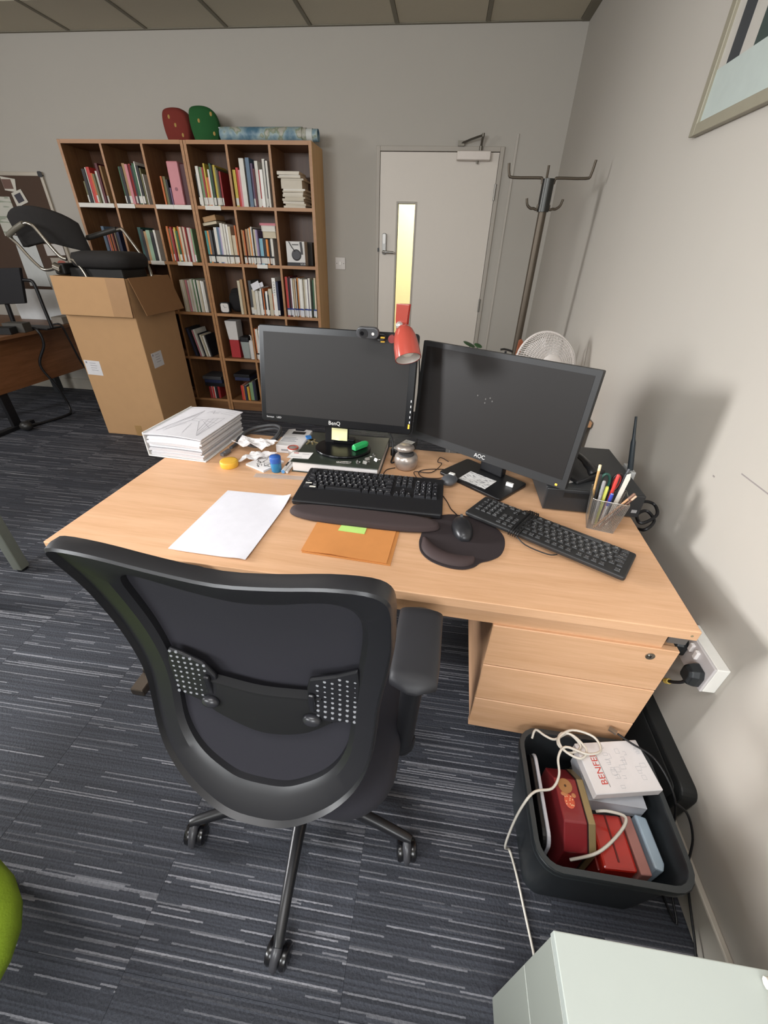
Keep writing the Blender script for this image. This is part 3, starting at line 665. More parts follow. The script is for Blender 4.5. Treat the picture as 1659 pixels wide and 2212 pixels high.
# five star base with twin wheel castors
base = MB().lathe([(.05, .065), (.055, .07), (.055, .115), (.03, .125)], 20, T(-.012, -.003, 0)).build('base_hub', PLAS, ch, smooth=True)
a0 = math.atan2(-.997, .077) + .037
for k in range(5):
    a = a0 + k * 2 * PI / 5; c, s_ = math.cos(a), math.sin(a); M = T(-.012, -.003, 0) @ RZ(a)
    sec = []
    for x, z, w_, h_ in ((.03, .093, .021, .018), (.12, .092, .0165, .017), (.22, .084, .0135, .014), (.30, .076, .0125, .011), (.318, .072, .010, .008)):
        sec.append([(x, w_ * cx, z + h_ * cz_) for cx, cz_ in ((-.9, -.9), (.9, -.9), (1, .1), (.8, .75), (.35, 1), (-.35, 1), (-.8, .75), (-1, .1))])
    leg = MB().loft(sec, M=M).build('base_leg', mat('1b1b1e', .35), ch, smooth=.9)
    m = MB(); tw = 0.25 * (-1) ** k
    Mc = M @ T(.306, 0, 0) @ RZ(-a + (.15 if k else -.1))
    for q in (-.017, .017):
        m.cone2([(0, .020), (.15, .0255), (.5, .0275), (.85, .0255), (1, .02)], (q - .0095, -.012, .0275), (q + .0095, -.012, .0275), 20, Mc)
    caster = m.build('castor', mat('131316', .25, coat=.2), leg, smooth=.7)
    MB().tube([(0, .012, .066), (0, -.012, .060), (0, -.034, .044), (0, -.040, .022)], [.011, .012, .010, .007], 10, smooth=3, M=Mc).cyl((0, .004, .05), (0, .004, .074), .006, M=Mc).build('castor_hood', mat('3a3a3e', .35), leg, smooth=True)

# ------------------------------------------------------------ monitors
SCREEN = mat('1c1918', .5, var=.02, spec=.32)
bq = thing('monitor', 'glossy black monitor on a thick green book, with a webcam on top', 'monitor', (.665, .635, .7705))
Mb = T(.6366, .6748, 1.0091) @ RZ(-.0578) @ RX(-.2015) @ RY(.0022)
w_, h_ = .5596, .3286
fr = MB().prism(rrect(w_, h_, .010, 4), 0, .028, Mb @ T(0, .028, 0) @ RX(PI / 2)).prism(rrect(w_ - .01, h_ - .01, .01, 4), 0, .03, Mb @ T(0, .058, 0) @ RX(PI / 2), top=None).build('housing', BLACKG, bq, bevel=.003, world=True)
MB().box(-w_ / 2 + .019, w_ / 2 - .024, -.0012, .002, -h_ / 2 + .028, h_ / 2 - .022, Mb).build('screen', SCREEN, fr, world=True)
m = MB(); write(m, 'BenQ', Mb @ T(0, -.0005, -h_ / 2 + .0145) @ RX(PI / 2), .020, .95); m.build('brand_lettering', WHITE, fr, world=True)
m = MB(); write(m, 'Senseye', Mb @ T(-.246, -.0005, -h_ / 2 + .017) @ RX(PI / 2), .009); write(m, 'LED', Mb @ T(-.212, -.0005, -h_ / 2 + .017) @ RX(PI / 2), .009, 1.2); m.build('model_lettering', mat('c9c9c9', .5), fr, world=True)
for i in range(5): MB().box(.2705, .2735, -.0008, .001, -.125 + i * .018, -.117 + i * .018, Mb).build('button_mark', mat('d8d8d8', .5), fr, world=True)
MB().box(.268, .273, -.0012, .001, -.143, -.128, Mb).build('power_light', emit('ffae2a', 2.5), fr, world=True)
MB().box(-.045, .045, .03, .045, -.23, -.02, Mb).build('neck', BLACKG, bq, bevel=.004, world=True)
MB().prism([(.668 + .103 * math.cos(2 * PI * k / 40), .630 + .088 * math.sin(2 * PI * k / 40)) for k in range(40)], .7710, .781).box(.625, .705, .655, .685, .780, .80).build('stand_base', BLACKG, bq, bevel=.003, world=True)
ao = thing('monitor', 'matt black monitor angled towards the chair, standing directly on the desk', 'monitor', (1.176, .555, .7305))
Ma = T(1.1613, .5593, .9789) @ RZ(-.6236) @ RX(-.1142) @ RY(-.0162)
w_, h_ = .5865, .3389
fr = MB().prism(rrect(w_, h_, .004, 3), 0, .022, Ma @ T(0, .022, 0) @ RX(PI / 2)).prism(rrect(w_ - .10, h_ - .08, .02, 4), 0, .025, Ma @ T(0, .047, 0) @ RX(PI / 2)).build('housing', mat('252526', .5), ao, bevel=.002, world=True)
MB().box(-w_ / 2 + .016, w_ / 2 - .016, -.0010, .002, -h_ / 2 + .028, h_ / 2 - .016, Ma).build('screen', SCREEN, fr, world=True)
m = MB(); write(m, 'AOC', Ma @ T(0, -.0005, -h_ / 2 + .0138) @ RX(PI / 2), .020, .95); m.build('brand_lettering', WHITE, fr, world=True)
MB().box(.262, .268, -.001, .001, -h_ / 2 + .006, -h_ / 2 + .0115, Ma).build('power_light', emit('ffb030', 3), fr, world=True)
m = MB()
for x, z in ((-.05, .035), (-.02, .03), (-.005, .036), (.004, .028), (-.02, .018)): m.ball((x, -.0014, z), .0022, .0006, .003, 5, M=Ma)
m.build('dust_marks', mat('5f5d5b', .8), fr, world=True)
Mn = T(1.176, .555, 0) @ RZ(-.70)
MB().box(-.045, .045, .045, .075, .742, .95, Mn).build('neck', BLACK, ao, bevel=.004, world=True)
MB().prism(rrect(.255, .165, .012, 4), .7305, .7425, Mn).build('stand_base', mat('161618', .35), ao, bevel=.003, world=True)
o = MB().box(-.052, .052, -.038, .038, 0, .0006).build('paper_note', print_material('note_print', 'dcdad8', '8a8a8c', 60, 220, .58)); o.location = (1.158, .530, .7430); o.rotation_euler = (0, 0, -.62); tag(o, 'white printed slip lying on the base of the angled monitor', 'paper')
o = MB().box(-.012, .012, -.004, .004, 0, .012).build('cable_tag', WHITE); o.location = (1.262, .505, .7430); o.rotation_euler = (0, 0, -.5); tag(o, 'small white cable tag at the right of the angled monitor base', 'tag')
# webcam
wc = thing('webcam', 'dark grey webcam clipped to the top edge of the left monitor', 'webcam', (.760, .640, 1.172), (.10, 0, -.06))
MB().prism(rrect(.072, .033, .0155, 6), 0, .018, T(0, -.004, .006) @ RX(PI / 2)).build('body', mat('46474a', .35), wc, bevel=.003)
MB().cyl((-.012, -.022, .006), (-.012, -.0255, .006), .0135, n=22).build('lens_ring', mat('2a2a2c', .3), wc, smooth=True); MB().cyl((-.016, -.0255, .006), (-.016, -.0265, .006), .006, n=16).build('lens', BLACKG, wc)
MB().cyl((.018, -.0222, .005), (.018, -.0228, .005), .0045, n=12).build('emblem', WHITE, wc)
MB().box(-.02, .02, -.003, .055, -.016, -.004).build('clip', BLACK, wc, bevel=.002)
m = MB().tube([(.02, .0, .0), (.05, .005, -.004), (.055, -.02, -.01), (.035, -.022, -.012), (.06, -.012, -.014)], .0025, 6, smooth=4).build('cable', BLACK, wc, smooth=True)
for i in range(2): MB().box(.042, .055, -.024, -.018, -.018 + .012 * i, -.0145 + .012 * i, RZ(.02)).build('cable_tie', mat('c9a23a', .4), wc)
# clip lamp
lp = thing('clip_lamp', 'glossy red clip lamp clamped to the right end of the left monitor', 'lamp', (.862, .64, 1.165))
RED = mat('a8463a', .2, var=.03, coat=.5)
def plate(pts, y0, y1): return MB().prism(pts, 0, y1 - y0, RX(PI / 2))
m = MB(); m.prism([(-.020, -.03), (.018, -.03), (.015, .02), (.017, .058), (.021, .092), (-.019, .094), (-.020, .05), (-.017, .02)], 0, .004, T(0, .016, 0) @ RX(PI / 2))
cl = m.build('front_clip_plate', RED, lp, bevel=.0015)
MB().prism([(-.018, -.03), (.018, -.03), (.014, .02), (.017, .058), (.020, .088), (-.018, .088), (-.018, .05), (-.016, .02)], 0, .004, T(0, .118, 0) @ RX(.22 + PI / 2)).build('rear_clip_plate', mat('8f2a22', .25), lp, bevel=.0015)
MB().cyl((0, .010, .014), (0, .112, .014), .005).build('spring', STEEL, lp)
MB().cyl((-.028, .010, -.006), (-.028, -.004, -.006), .012, n=18).build('jaw_pad', mat('8d3a38', .4), lp, smooth=True)
MB().ball((-.006, .002, .034), .012, n=10).cyl((-.006, .004, .034), (-.003, -.014, .018), .0055).build('ball_joint', mat('d9d4cf', .15, .6), lp, smooth=True)
Ms = T(.008, -.022, .034) @ RY(-.30) @ RX(-.58)
pr = [(.006, .004), (.018, -.001), (.028, -.014), (.035, -.036), (.039, -.066), (.040, -.100), (.038, -.100), (.036, -.066), (.031, -.036), (.020, -.012)]
MB().lathe(pr, 36, Ms).build('lamp_shade', RED, lp, smooth=True)
MB().lathe([(.0375, -.0995), (.035, -.068), (.029, -.040), (.014, -.016)], 36, Ms, cap=False).build('shade_lining', mat('d9d2cc', .3, .4), lp, smooth=True)
MB().lathe([(.008, -.02), (.010, -.05), (.018, -.062), (.022, -.075), (.018, -.088), (.007, -.093)], 20, Ms).build('bulb', mat('e6e2da', .15), lp, smooth=True)
MB().tube([(0, .125, .02), (.04, .14, -.02), (.060, .135, -.12), (.062, .14, -.26), (.070, .14, -.38), (.070, .14, -.42), (.066, .16, -.430), (.05, .18, -.430)], .0025, 6, smooth=5).build('cord', BLACK, lp, smooth=True)
# ------------------------------------------------------------ keyboards
KROWS = [[('Esc', 1), None, ('F1', 1), ('F2', 1), ('F3', 1), ('F4', 1), .5, ('F5', 1), ('F6', 1), ('F7', 1), ('F8', 1), .5, ('F9', 1), ('F10', 1), ('F11', 1), ('F12', 1)],
         [(c, 1) for c in '`1234567890-='] + [('<-', 2)], [('Tab', 1.5)] + [(c, 1) for c in 'QWERTYUIOP[]'] + [('Ent', 1.5)],
         [('Cap', 1.75)] + [(c, 1) for c in "ASDFGHJKL;'#"] + [('', 1.25)], [('Sh', 1.25), ('|', 1)] + [(c, 1) for c in 'ZXCVBNM,./'] + [('Sh', 2.75)],
         [('Ctl', 1.25), ('W', 1.25), ('Alt', 1.25), ('', 6.25), ('Alt', 1.25), ('W', 1.25), ('M', 1.25), ('Ctl', 1.25)]]
NAV = [(0, 'Pr', 'Sc', 'Pa'), (1, 'In', 'Ho', 'Pu'), (2, 'De', 'En', 'Pd'), (4, '', '^', ''), (5, '<', 'v', '>')]
PAD = [(1, 'N', '/', '*', '-'), (2, '7', '8', '9', '+'), (3, '4', '5', '6', ''), (4, '1', '2', '3', 'E'), (5, '0', '', '.', '')]
def keyboard(label, loc, rz, w, d, lip, thick, kh, pitch, gap, slope, body, keym, legm):
    kb = thing('keyboard', label, 'keyboard', loc, (slope, 0, rz))
    MB().prism(rrect(w, d, .008, 4), .003, thick).build('body', body, kb, bevel=.004)
    x0 = -w / 2 + .014; ytop = d / 2 - .020; cache = {}; lg = MB()
    def key(x, row, u, t, hu=1):
        k = (u, hu)
        if k not in cache:
            a, b = u * pitch - gap, hu * pitch - gap
            m = MB(); m.loft([[(-a / 2, -b / 2, 0), (a / 2, -b / 2, 0), (a / 2, b / 2, 0), (-a / 2, b / 2, 0)], [(-a / 2 + kh * .28, -b / 2 + kh * .22, kh), (a / 2 - kh * .28, -b / 2 + kh * .22, kh), (a / 2 - kh * .28, b / 2 - kh * .38, kh), (-a / 2 + kh * .28, b / 2 - kh * .38, kh)]])
            cache[k] = m.mesh('key', keym, bevel=.0006, seg=1)
        y = ytop - row * pitch - (.006 if row else 0) - (hu - 1) * pitch / 2
        o = link('key', cache[k], kb); o.location = (x + u * pitch / 2, y, thick - .0005)
        n = len(t)
        for i, c_ in enumerate(t): write(lg, c_, T(x + u * pitch / 2 + (i - (n - 1) / 2) * pitch * .22, y + pitch * .08, thick + kh - .0001), pitch * (.46 if n == 1 else .30))
    for r, row in enumerate(KROWS):
        x = x0
        for it in row:
            if it is None: x += pitch
            elif isinstance(it, float): x += it * pitch
            else: key(x, r, it[1], it[0]); x += it[1] * pitch
    for r, *ks in NAV:
        for i, t in enumerate(ks):
            if t: key(x0 + (15.3 + i) * pitch, r, 1, t)
    for r, *ks in PAD:
        for i, t in enumerate(ks):
            if t == '0': key(x0 + 18.6 * pitch, r, 2, t)
            elif t in ('+', 'E'): key(x0 + 21.6 * pitch, r, 1, t, 2)
            elif t: key(x0 + (18.6 + i) * pitch, r, 1, t)
    lg.build('key_legends', legm, kb)
    return kb
LEG = mat('e4e4e6', .5)
kb1 = keyboard('tall keyed black keyboard in front of the chair, behind the wrist rest', (.812, .381, .7362), -.012, .458, .205, .035, .020, .0085, .0189, .0022, .045, mat('18181b', .5), mat('1c1c20', .42), LEG)
MB().box(-.21, -.19, .0, .006, .0286, .0289, T(0, -.013, 0)).box(-.192, -.172, .0, .008, .0286, .0289, T(0, -.034, 0)).build('pale_legend', mat('d8d6cc', .6), kb1)
kb2 = keyboard('slim black keyboard lying askew on the right with its cable wound round', (1.327, .243, .7350), math.radians(148), .440, .132, .0, .016, .0042, .0183, .0036, .04, mat('242425', .5), mat('2c2c2d', .45), mat('c8c8ca', .5))
MB().box(.12, .19, -.060, -.056, .0160, .0163).build('brand_strip', mat('8f8f90', .5), kb2)
m = MB()
for i, x in enumerate((.048, .054, .060, .067, .073)):
    m.tube([(x, -.071, .002), (x + .002, -.070, .020), (x + .004 * (i % 2), 0, .0245), (x + .003, .070, .021), (x + .004, .071, .004)], .0018, 6, smooth=4)
m.tube([(.06, .07, .012), (.02, .090, .006), (-.04, .086, .004), (-.06, .072, .006)], .0018, 6, smooth=4).tube([(.066, -.071, .01), (.05, -.085, .003), (.02, -.082, .003), (.01, -.070, .004)], .0018, 6, smooth=4)
m.tube([(.10, .0, .0245), (.085, -.05, .024), (.075, -.085, .008)], .0018, 6, smooth=3)
cb = m.build('wound_cable', mat('1a1a1b', .4), kb2, smooth=True)
MB().box(-.006, .006, -.016, 0, 0, .005, T(.072, -.083, .0005) @ RZ(.35)).build('usb_plug', mat('a9a9ab', .3, .8), cb)
# wrist rest with raised gel ridge
wr_ = thing('wrist_rest', 'dark brown padded wrist rest in front of the tall keyed keyboard', 'wrist rest', (.812, .2365, .7354), (0, 0, -.03))
rows = []
def wr_out(f):
    return .222 * math.copysign(abs(math.cos(f)) ** .55, math.cos(f)), .0365 * math.copysign(abs(math.sin(f)) ** .7, math.sin(f)) + .004 * math.cos(2 * f) * (1 if math.sin(f) < 0 else 0)
rs = []
for s_, z in ((.985, 0), (1, .002), (1, .005), (.96, .007), (.93, .011), (.86, .015), (.6, .016)):
    rs.append([(wr_out(2 * PI * k / 60)[0] * (1 - (1 - s_) * .2) if s_ > .7 else wr_out(2 * PI * k / 60)[0] * .9, wr_out(2 * PI * k / 60)[1] * s_, z) for k in range(60)])
MB().loft(rs).build('pad', mat('3a2e2e', .85, bump=.15), wr_, smooth=True)
m = MB(); write(m, 'GIM', T(.040, -.0345, .0085) @ RX(.75), .011, 1.3); m.build('lettering', mat('e6e4e2', .6), wr_)
# mouse pad and mouse
mp = thing('mouse_pad', 'dark brown mouse pad with rounded wrist cushion under the black mouse', 'mouse pad', (1.10, .19, .7305))
outl = cat([(-.117, .0, 0), (-.12, -.035, 0), (-.112, -.075, 0), (-.086, -.106, 0), (-.045, -.124, 0), (-.005, -.126, 0), (.024, -.112, 0), (.042, -.092, 0), (.068, -.078, 0), (.096, -.052, 0), (.113, -.002, 0), (.110, .05, 0), (.075, .098, 0), (.02, .121, 0), (-.04, .122, 0), (-.085, .095, 0), (-.108, .05, 0)], 4, True)
MB().prism([(p.x, p.y) for p in outl], 0, .0028).build('pad', mat('2b2224', .9), mp, bevel=.0015, seg=1)
rs = []
P = cat([(-.111, -.01, 0), (-.112, -.055, 0), (-.092, -.090, 0), (-.05, -.113, 0), (-.005, -.116, 0), (.022, -.100, 0), (.028, -.080, 0)], 6)
Q = cat([(-.105, -.005, 0), (-.085, -.03, 0), (-.062, -.052, 0), (-.035, -.066, 0), (-.005, -.071, 0), (.015, -.074, 0), (.026, -.078, 0)], 6)
for a, b in zip(P, Q): rs.append([(a.lerp(b, f).x, a.lerp(b, f).y, .003 + .012 * math.sin(PI * f) ** .8) for f in [i / 10 for i in range(11)]])
n = len(rs)
for i in range(n):
    e_ = min(1, math.sin(PI * i / (n - 1)) * 3 + .02)
    rs[i] = [(x, y, .004 + (z - .004) * e_) for x, y, z in rs[i]]
MB().sheet(rs, .003).build('wrist_cushion', mat('3a2c2c', .7), mp, smooth=True)
mo = thing('mouse', 'black wired mouse resting on the brown mouse pad', 'mouse', (1.098, .236, .7336), (0, 0, .12))
rs = []
for k in range(13):
    f = k / 12; y = -.056 + .112 * f; e_ = max(.05, math.sin(PI * (.04 + .92 * f)) ** .5); ww = .031 * e_ * (1 - .12 * math.cos(2 * PI * f) * 0 - .1 * f); hh = .036 * math.sin(PI * (.06 + .80 * (1 - f) ** .8 * .95 + .0)) ** .8 if False else .034 * e_ * (1 - .25 * f)
    rs.append([(ww * math.cos(a), y, hh * max(0, math.sin(a)) ** .8 if math.sin(a) > 0 else 0) for a in [2 * PI * q / 24 for q in range(24)]])
MB().loft(rs).build('shell', mat('232326', .35), mo, smooth=True)
MB().cyl((-.003, .032, .0255), (.003, .032, .0255), .006, n=16).build('scroll_wheel', mat('4a4a4c', .4), mo, smooth=True)
MB().tube([(0, .055, .006), (-.01, .085, .0022), (-.018, .11, .0), (-.024, .15, -.001), (-.034, .19, -.001), (-.040, .215, -.001)], .0017, 6, smooth=5).build('cable', BLACK, mo, smooth=True)
sm = thing('small_mouse', 'small grey mouse with a pale button tucked behind the keyboard corner', 'mouse', (1.061, .501, .7305), (0, 0, -.5))
MB().ball((0, 0, .0185), .026, .034, .018, 10).build('shell', mat('4c4e52', .3), sm, smooth=True); MB().box(-.010, .010, .008, .022, .030, .038).build('pale_button', mat('dcdad4', .5), sm, bevel=.002)

# ------------------------------------------------------------ papers and folders on the desk
def sheets(name, label, cat_, pts, z, th, m, curl=(), n=14, group=None):
    """a sheet (or thin pile) from its four corners a(front left) b(front right) c(back right) d(back left)"""
    a, b, c_, d = [V((p[0], p[1], 0)) for p in pts]; ctr = (a + b + c_ + d) / 4
    rows = []
    for i in range(n + 1):
        v_ = i / n; rows.append([])
        for k in range(n + 1):
            u_ = k / n; p = a.lerp(b, u_).lerp(d.lerp(c_, u_), v_) - ctr
            zz = 0
            for (cu, cv, h, r) in curl: zz += h * max(0, 1 - math.hypot(u_ - cu, v_ - cv) / r) ** 2
            rows[-1].append((p.x, p.y, th + zz))
    o = MB().sheet(rows, th).build(name, m, None, smooth=.5); o.location = (ctr.x, ctr.y, z)
    return tag(o, label, cat_, group)
sheets('paper_sheet', 'lower white sheet showing at the back left corner of the paper pile', 'paper', ((.336, .025), (.548, .016), (.560, .331), (.353, .331)), .7303, .0025, PAPER, ((1, 0, .002, .2),))
sheets('paper_sheet', 'upper blank white sheet on top of the pile on the left of the desk', 'paper', ((.337, .024), (.551, .013), (.566, .330), (.388, .296)) if 0 else ((.340, .020), (.552, .010), (.568, .322), (.366, .326)), .7332, .0012, mat('dcdbe2', .85), ((1, 1, .012, .3), (.9, 0, .004, .25), (0, 0, .002, .3)))
sheets('card_folder', 'lower orange card folder showing at the right and front edges', 'folder', ((.680, .066), (.914, .050), (.923, .205), (.688, .212)), .7303, .0012, mat('c98648', .75))
sheets('card_folder', 'upper orange card folder lying in front of the wrist rest', 'folder', ((.677, .071), (.904, .055), (.914, .212), (.684, .214)), .7318, .0022, mat('cd884a', .75), ((.35, 0, .004, .5),))
sheets('sticky_note', 'bright green sticky note at the back edge of the orange folder', 'sticky note', ((.752, .172), (.828, .167), (.830, .202), (.757, .204)), .7345, .0006, mat('b9e07a', .8))
# ring binder crammed with papers at the back left
bd = thing('ring_binder', 'thick white ring binder of papers at the back left of the desk', 'binder', (.105, .69, .7305), (0, 0, -.07))
bd.location = (.085, .665, .7305)
LN = mat('8f8d92', .8)
m = MB(); sw_, sd_ = .222, .30
zt = 0.0
BW = WHITE
cov = MB().box(-.118, .112, -.15, .15, 0, .004).box(-.121, -.117, -.15, .15, 0, .092)
cov.build('binder_cover', BW, bd, bevel=.001, seg=1)
rows = []
def hz(u_, v_): return .090 + .012 * u_ * (1 - v_) * 0 + .010 * (u_ ** 2) - .012 * u_ * v_ * 0
tops = [[(-.119 + .232 * u / 12, -.152 + .304 * v / 12, .088 + .006 * math.sin(PI * u / 12)) for u in range(13)] for v in range(13)]
tp = MB().sheet(tops, .003).build('front_cover', mat('d6d4d8', .6), bd, smooth=True)
z = .005
for i in range(13):
    th = rnd.choice([.0035, .005, .006, .0075]); z1 = z + th
    dx, dy = rnd.uniform(-.004, .008), rnd.uniform(-.006, .004)
    rows = [[(-.108 + .21 * u / 6 + dx, -.147 + .290 * v / 6 + dy, z + th + .004 * math.sin(PI * u / 6) * (1 if i > 6 else .4)) for u in range(7)] for v in range(7)]
    MB().sheet(rows, th).build('paper_bundle', mat(rnd.choice(['d6d4d6', 'bfbdc0', 'dedde0']), .85), bd)
    z = z1 + .0004
    if z > .082: break
# printed cover drawing: corridor in perspective
dr = MB()
def ln(x0, y0, x1, y1, w_=.0012):
    d_ = V((x1 - x0, y1 - y0, 0)); L = d_.length; a = math.atan2(d_.y, d_.x)
    zz = lambda x: .0886 + .006 * math.sin(PI * (x + .119) / .232)
    n = max(1, int(L / .02))
    for k in range(n):
        p, q = V((x0, y0, 0)) + d_ * (k / n), V((x0, y0, 0)) + d_ * ((k + 1) / n); u_ = V((-math.sin(a), math.cos(a), 0)) * w_ / 2
        dr.add([(p.x - u_.x, p.y - u_.y, zz(p.x)), (q.x - u_.x, q.y - u_.y, zz(q.x)), (q.x + u_.x, q.y + u_.y, zz(q.x)), (p.x + u_.x, p.y + u_.y, zz(p.x))], [(0, 1, 2, 3)])
for a in ((-.085, -.12, -.02, .0), (-.02, .0, -.03, .11), (-.085, -.12, -.03, .11), (-.06, -.115, -.02, .0), (-.02, .0, .015, -.005), (.015, -.005, .02, .015), (.02, .015, -.012, .02), (-.012, .02, -.02, .0), (.02, .015, .085, .06), (.015, -.005, .08, -.125), (.08, -.125, .085, .06), (-.0, -.03, .02, -.12), (.03, .0, .085, -.05), (.03, .01, .085, .0), (-.02, -.03, -.06, -.1), (-.03, .05, -.06, -.06), (-.03, .07, -.075, -.07), (-.03, .09, -.08, -.09), (.035, .03, .06, -.09), (.05, .04, .07, -.10), (.065, .05, .078, -.115), (-.105, .135, -.02, .135), (.06, .135, .10, .135), (.055, .12, .10, .118), (.045, .10, .10, .097), (-.01, .09, .01, .12), (.01, .12, .02, .085), (.02, .085, .035, .115), (.0, .10, .04, .095)): ln(*a)
dr.build('printed_drawing', LN, bd)
# ------------------------------------------------------------ clutter at the back of the desk
bb = thing('thick_book', 'thick dark green book lying flat under the left monitor stand', 'book', (.667, .634, .7305), (0, 0, -.02))
COV = mat('30362f', .3, var=.1, coat=.2)
MB().box(-.155, .155, -.139, .139, 0, .003).box(-.155, .155, -.139, .139, .037, .040).box(-.155, .155, .134, .139, 0, .04).build('cover', COV, bb, bevel=.0008, seg=1)
m = MB()
MB().box(-.150, .151, -.134, .134, .003, .037).build('page_block', mat('e9e4e2', .85, var=.03, scale=300), bb)
def wire(name, label, cat_, pts, r, m, sm=5, loc=(0, 0, 0), n=6, closed=False):
    o = MB().tube([V(p) - V(loc) for p in pts], r, n, closed, smooth=sm).build(name, m, None, smooth=True); o.location = loc
    return tag(o, label, cat_)
o = sheets('sticky_note', 'pale yellow sticky note stuck on the neck of the left monitor', 'sticky note', ((-.030, -.022), (.030, -.022), (.030, .022), (-.030, .022)), .0, .0005, mat('ece6b0', .8), ((.5, 0, .006, .5),))
o.matrix_world = Mb @ T(.014, .022, -.192) @ RX(PI / 2 - .0) 
hl = thing('highlighter', 'bright green highlighter pen cap lying on the black monitor base', 'highlighter', (.733, .628, .7815), (0, 0, .95))
MB().loft([[(x, w_ * cx, .011 + h_ * cz) for cx, cz in ((-1, -1), (1, -1), (1, .4), (.5, 1), (-.5, 1), (-1, .4))] for x, w_, h_ in ((-.034, .010, .010), (.026, .010, .010), (.036, .007, .006))]).build('barrel', mat('2fae62', .4), hl, bevel=.002)
MB().box(-.034, .012, -.003, .003, .0205, .0235).build('pocket_clip', mat('3cc070', .35), hl, bevel=.001)
def paperclip(label, loc, rz, s_=1):
    o = MB().tube([(s_ * x, s_ * y, .0015) for x, y in ((-.015, .004), (.016, .005), (.022, 0), (.016, -.005), (-.018, -.005), (-.023, -.001), (-.018, .0022), (.012, .0022))], .0012, 6, smooth=4).build('paper_clip', CHROME, None, smooth=True)
    o.location = loc; o.rotation_euler = (0, 0, rz); tag(o, label, 'paper clip')
paperclip('large silver paper clip on the front edge of the green book', (.695, .521, .7707), .0, 1.15)
for i, (x, y, rz) in enumerate(((.742, .528, .4), (.768, .528, 1.2), (.788, .592, .2), (.803, .556, .8), (.770, .558, 2.1))):
    t = thing('binder_clip', ['small silver clip nearest the front edge of the book, left of two', 'small silver clip at the front edge, right of two', 'silver clip at the right side of the monitor base', 'clear clip at the right edge of the green book', 'small silver clip just behind the front pair'][i], 'clip', (x, y, .7707), (0, 0, rz))
    MB().prism([(-.006, -.004), (.006, -.004), (.0, .005)], -.008, .008, T(0, 0, .0045) @ RX(PI / 2) @ T(0, -.0002, 0)).build('jaw', mat('9a9894', .3, .7), t)
    MB().tube([(0, -.006, .006), (.006, -.012, .008), (.0, -.018, .008), (-.006, -.012, .008), (0, -.006, .006)], .0008, 5, smooth=3).build('lever', CHROME, t)
o = sheets('business_card', 'white business card hanging over the left edge of the green book', 'card', ((.488, .521), (.566, .525), (.569, .577), (.494, .570)), .7712, .0006, mat('e8e5e3', .7))
MB().box(-.028, -.010, .012, .018, .0006, .0008).build('logo_mark', mat('b5544a', .6), o); MB().box(.005, .030, .010, .013, .0006, .0008).box(-.030, .010, -.016, -.013, .0006, .0008).build('print_line', mat('9a9aa0', .7), o)
ky = thing('key_ring', 'bunch of keys with a blue fob on the left of the monitor base', 'keys', (.534, .678, .7707), (0, 0, .5))
MB().prism(rrect(.022, .030, .007), 0, .006, T(-.004, .035, 0)).build('blue_fob', mat('2a72b8', .4), ky, bevel=.001)
MB().tube([(.011 * math.cos(a), .011 * math.sin(a), .002) for a in [2 * PI * k / 16 for k in range(16)]], .0012, 5, True).build('ring', CHROME, ky)
for a in (-1.0, -1.7, -2.4):
    M = RZ(a); MB().prism([(.012, -.003), (.03, -.003), (.034, -.002), (.034, .003), (.012, .003)], .001, .003, M).cyl((.045 - .055, -.0, .001), (.045 - .055, 0, .003), .009, n=14, M=M).build('key', mat('b8a77a', .35, .8), ky)
tk = thing('round_tin', 'small round tin with a red rim left of the monitor base', 'tin', (.483, .608, .7307))
MB().lathe([(.017, 0), (.019, .002), (.019, .040), (.016, .042)], 28).build('body', mat('b3aaa4', .35, .5), tk, smooth=True)
MB().tube([(.0185 * math.cos(a), .0185 * math.sin(a), .041) for a in [2 * PI * k / 28 for k in range(28)]], .0022, 6, True).build('red_rim', mat('b8402e', .4), tk, smooth=True)
# flat white cardboard packet
pk = thing('cardboard_packet', 'flat white printed packet with a hanging slot, left of the monitor', 'box', (.452, .724, .7305), (0, 0, .02))
MB().prism([(-.050, -.085), (.050, -.085), (.050, .078), (.022, .085), (.018, .066), (-.018, .066), (-.022, .085), (-.050, .078)], 0, .032).build('carton', mat('d6d3d2', .6), pk, bevel=.0015)
MB().box(-.022, .030, .030, .056, .0322, .0328).build('dark_label', mat('1e1e20', .5), pk)
m = MB()
for i in range(4): m.box(-.042, -.042 + .05 + .01 * (i % 2), -.01 - i * .012, -.006 - i * .012, .0322, .0327)
m.box(-.03, .02, -.0856, -.085, .010, .016).build('printed_lines', mat('8b8b8f', .6), pk)
# grey coiled cable with its plug
wire('coiled_cable', 'thick dark grey cable coiled behind the crumpled papers', 'cable', [(.235, .612, .747), (.232, .66, .742), (.22, .74, .742), (.27, .80, .745), (.345, .80, .760), (.388, .745, .765), (.378, .69, .755), (.33, .65, .745), (.27, .66, .748), (.235, .72, .755), (.26, .785, .762), (.33, .805, .772), (.38, .765, .778), (.385, .70, .770), (.365, .665, .757)], .0065, mat('4a4b4e', .45), 6, (.235, .612, .747), 8)
o = MB().tube([(0, 0, 0), (0, -.03, 0)], .009, 10).box(-.008, .008, -.044, -.03, -.005, .005).build('cable_plug', mat('6d6d70', .4, .3), None, bevel=.001); o.location = (.232, .602, .7405); o.rotation_euler = (0, 0, -.2); tag(o, 'grey plug at the end of the coiled cable', 'plug')
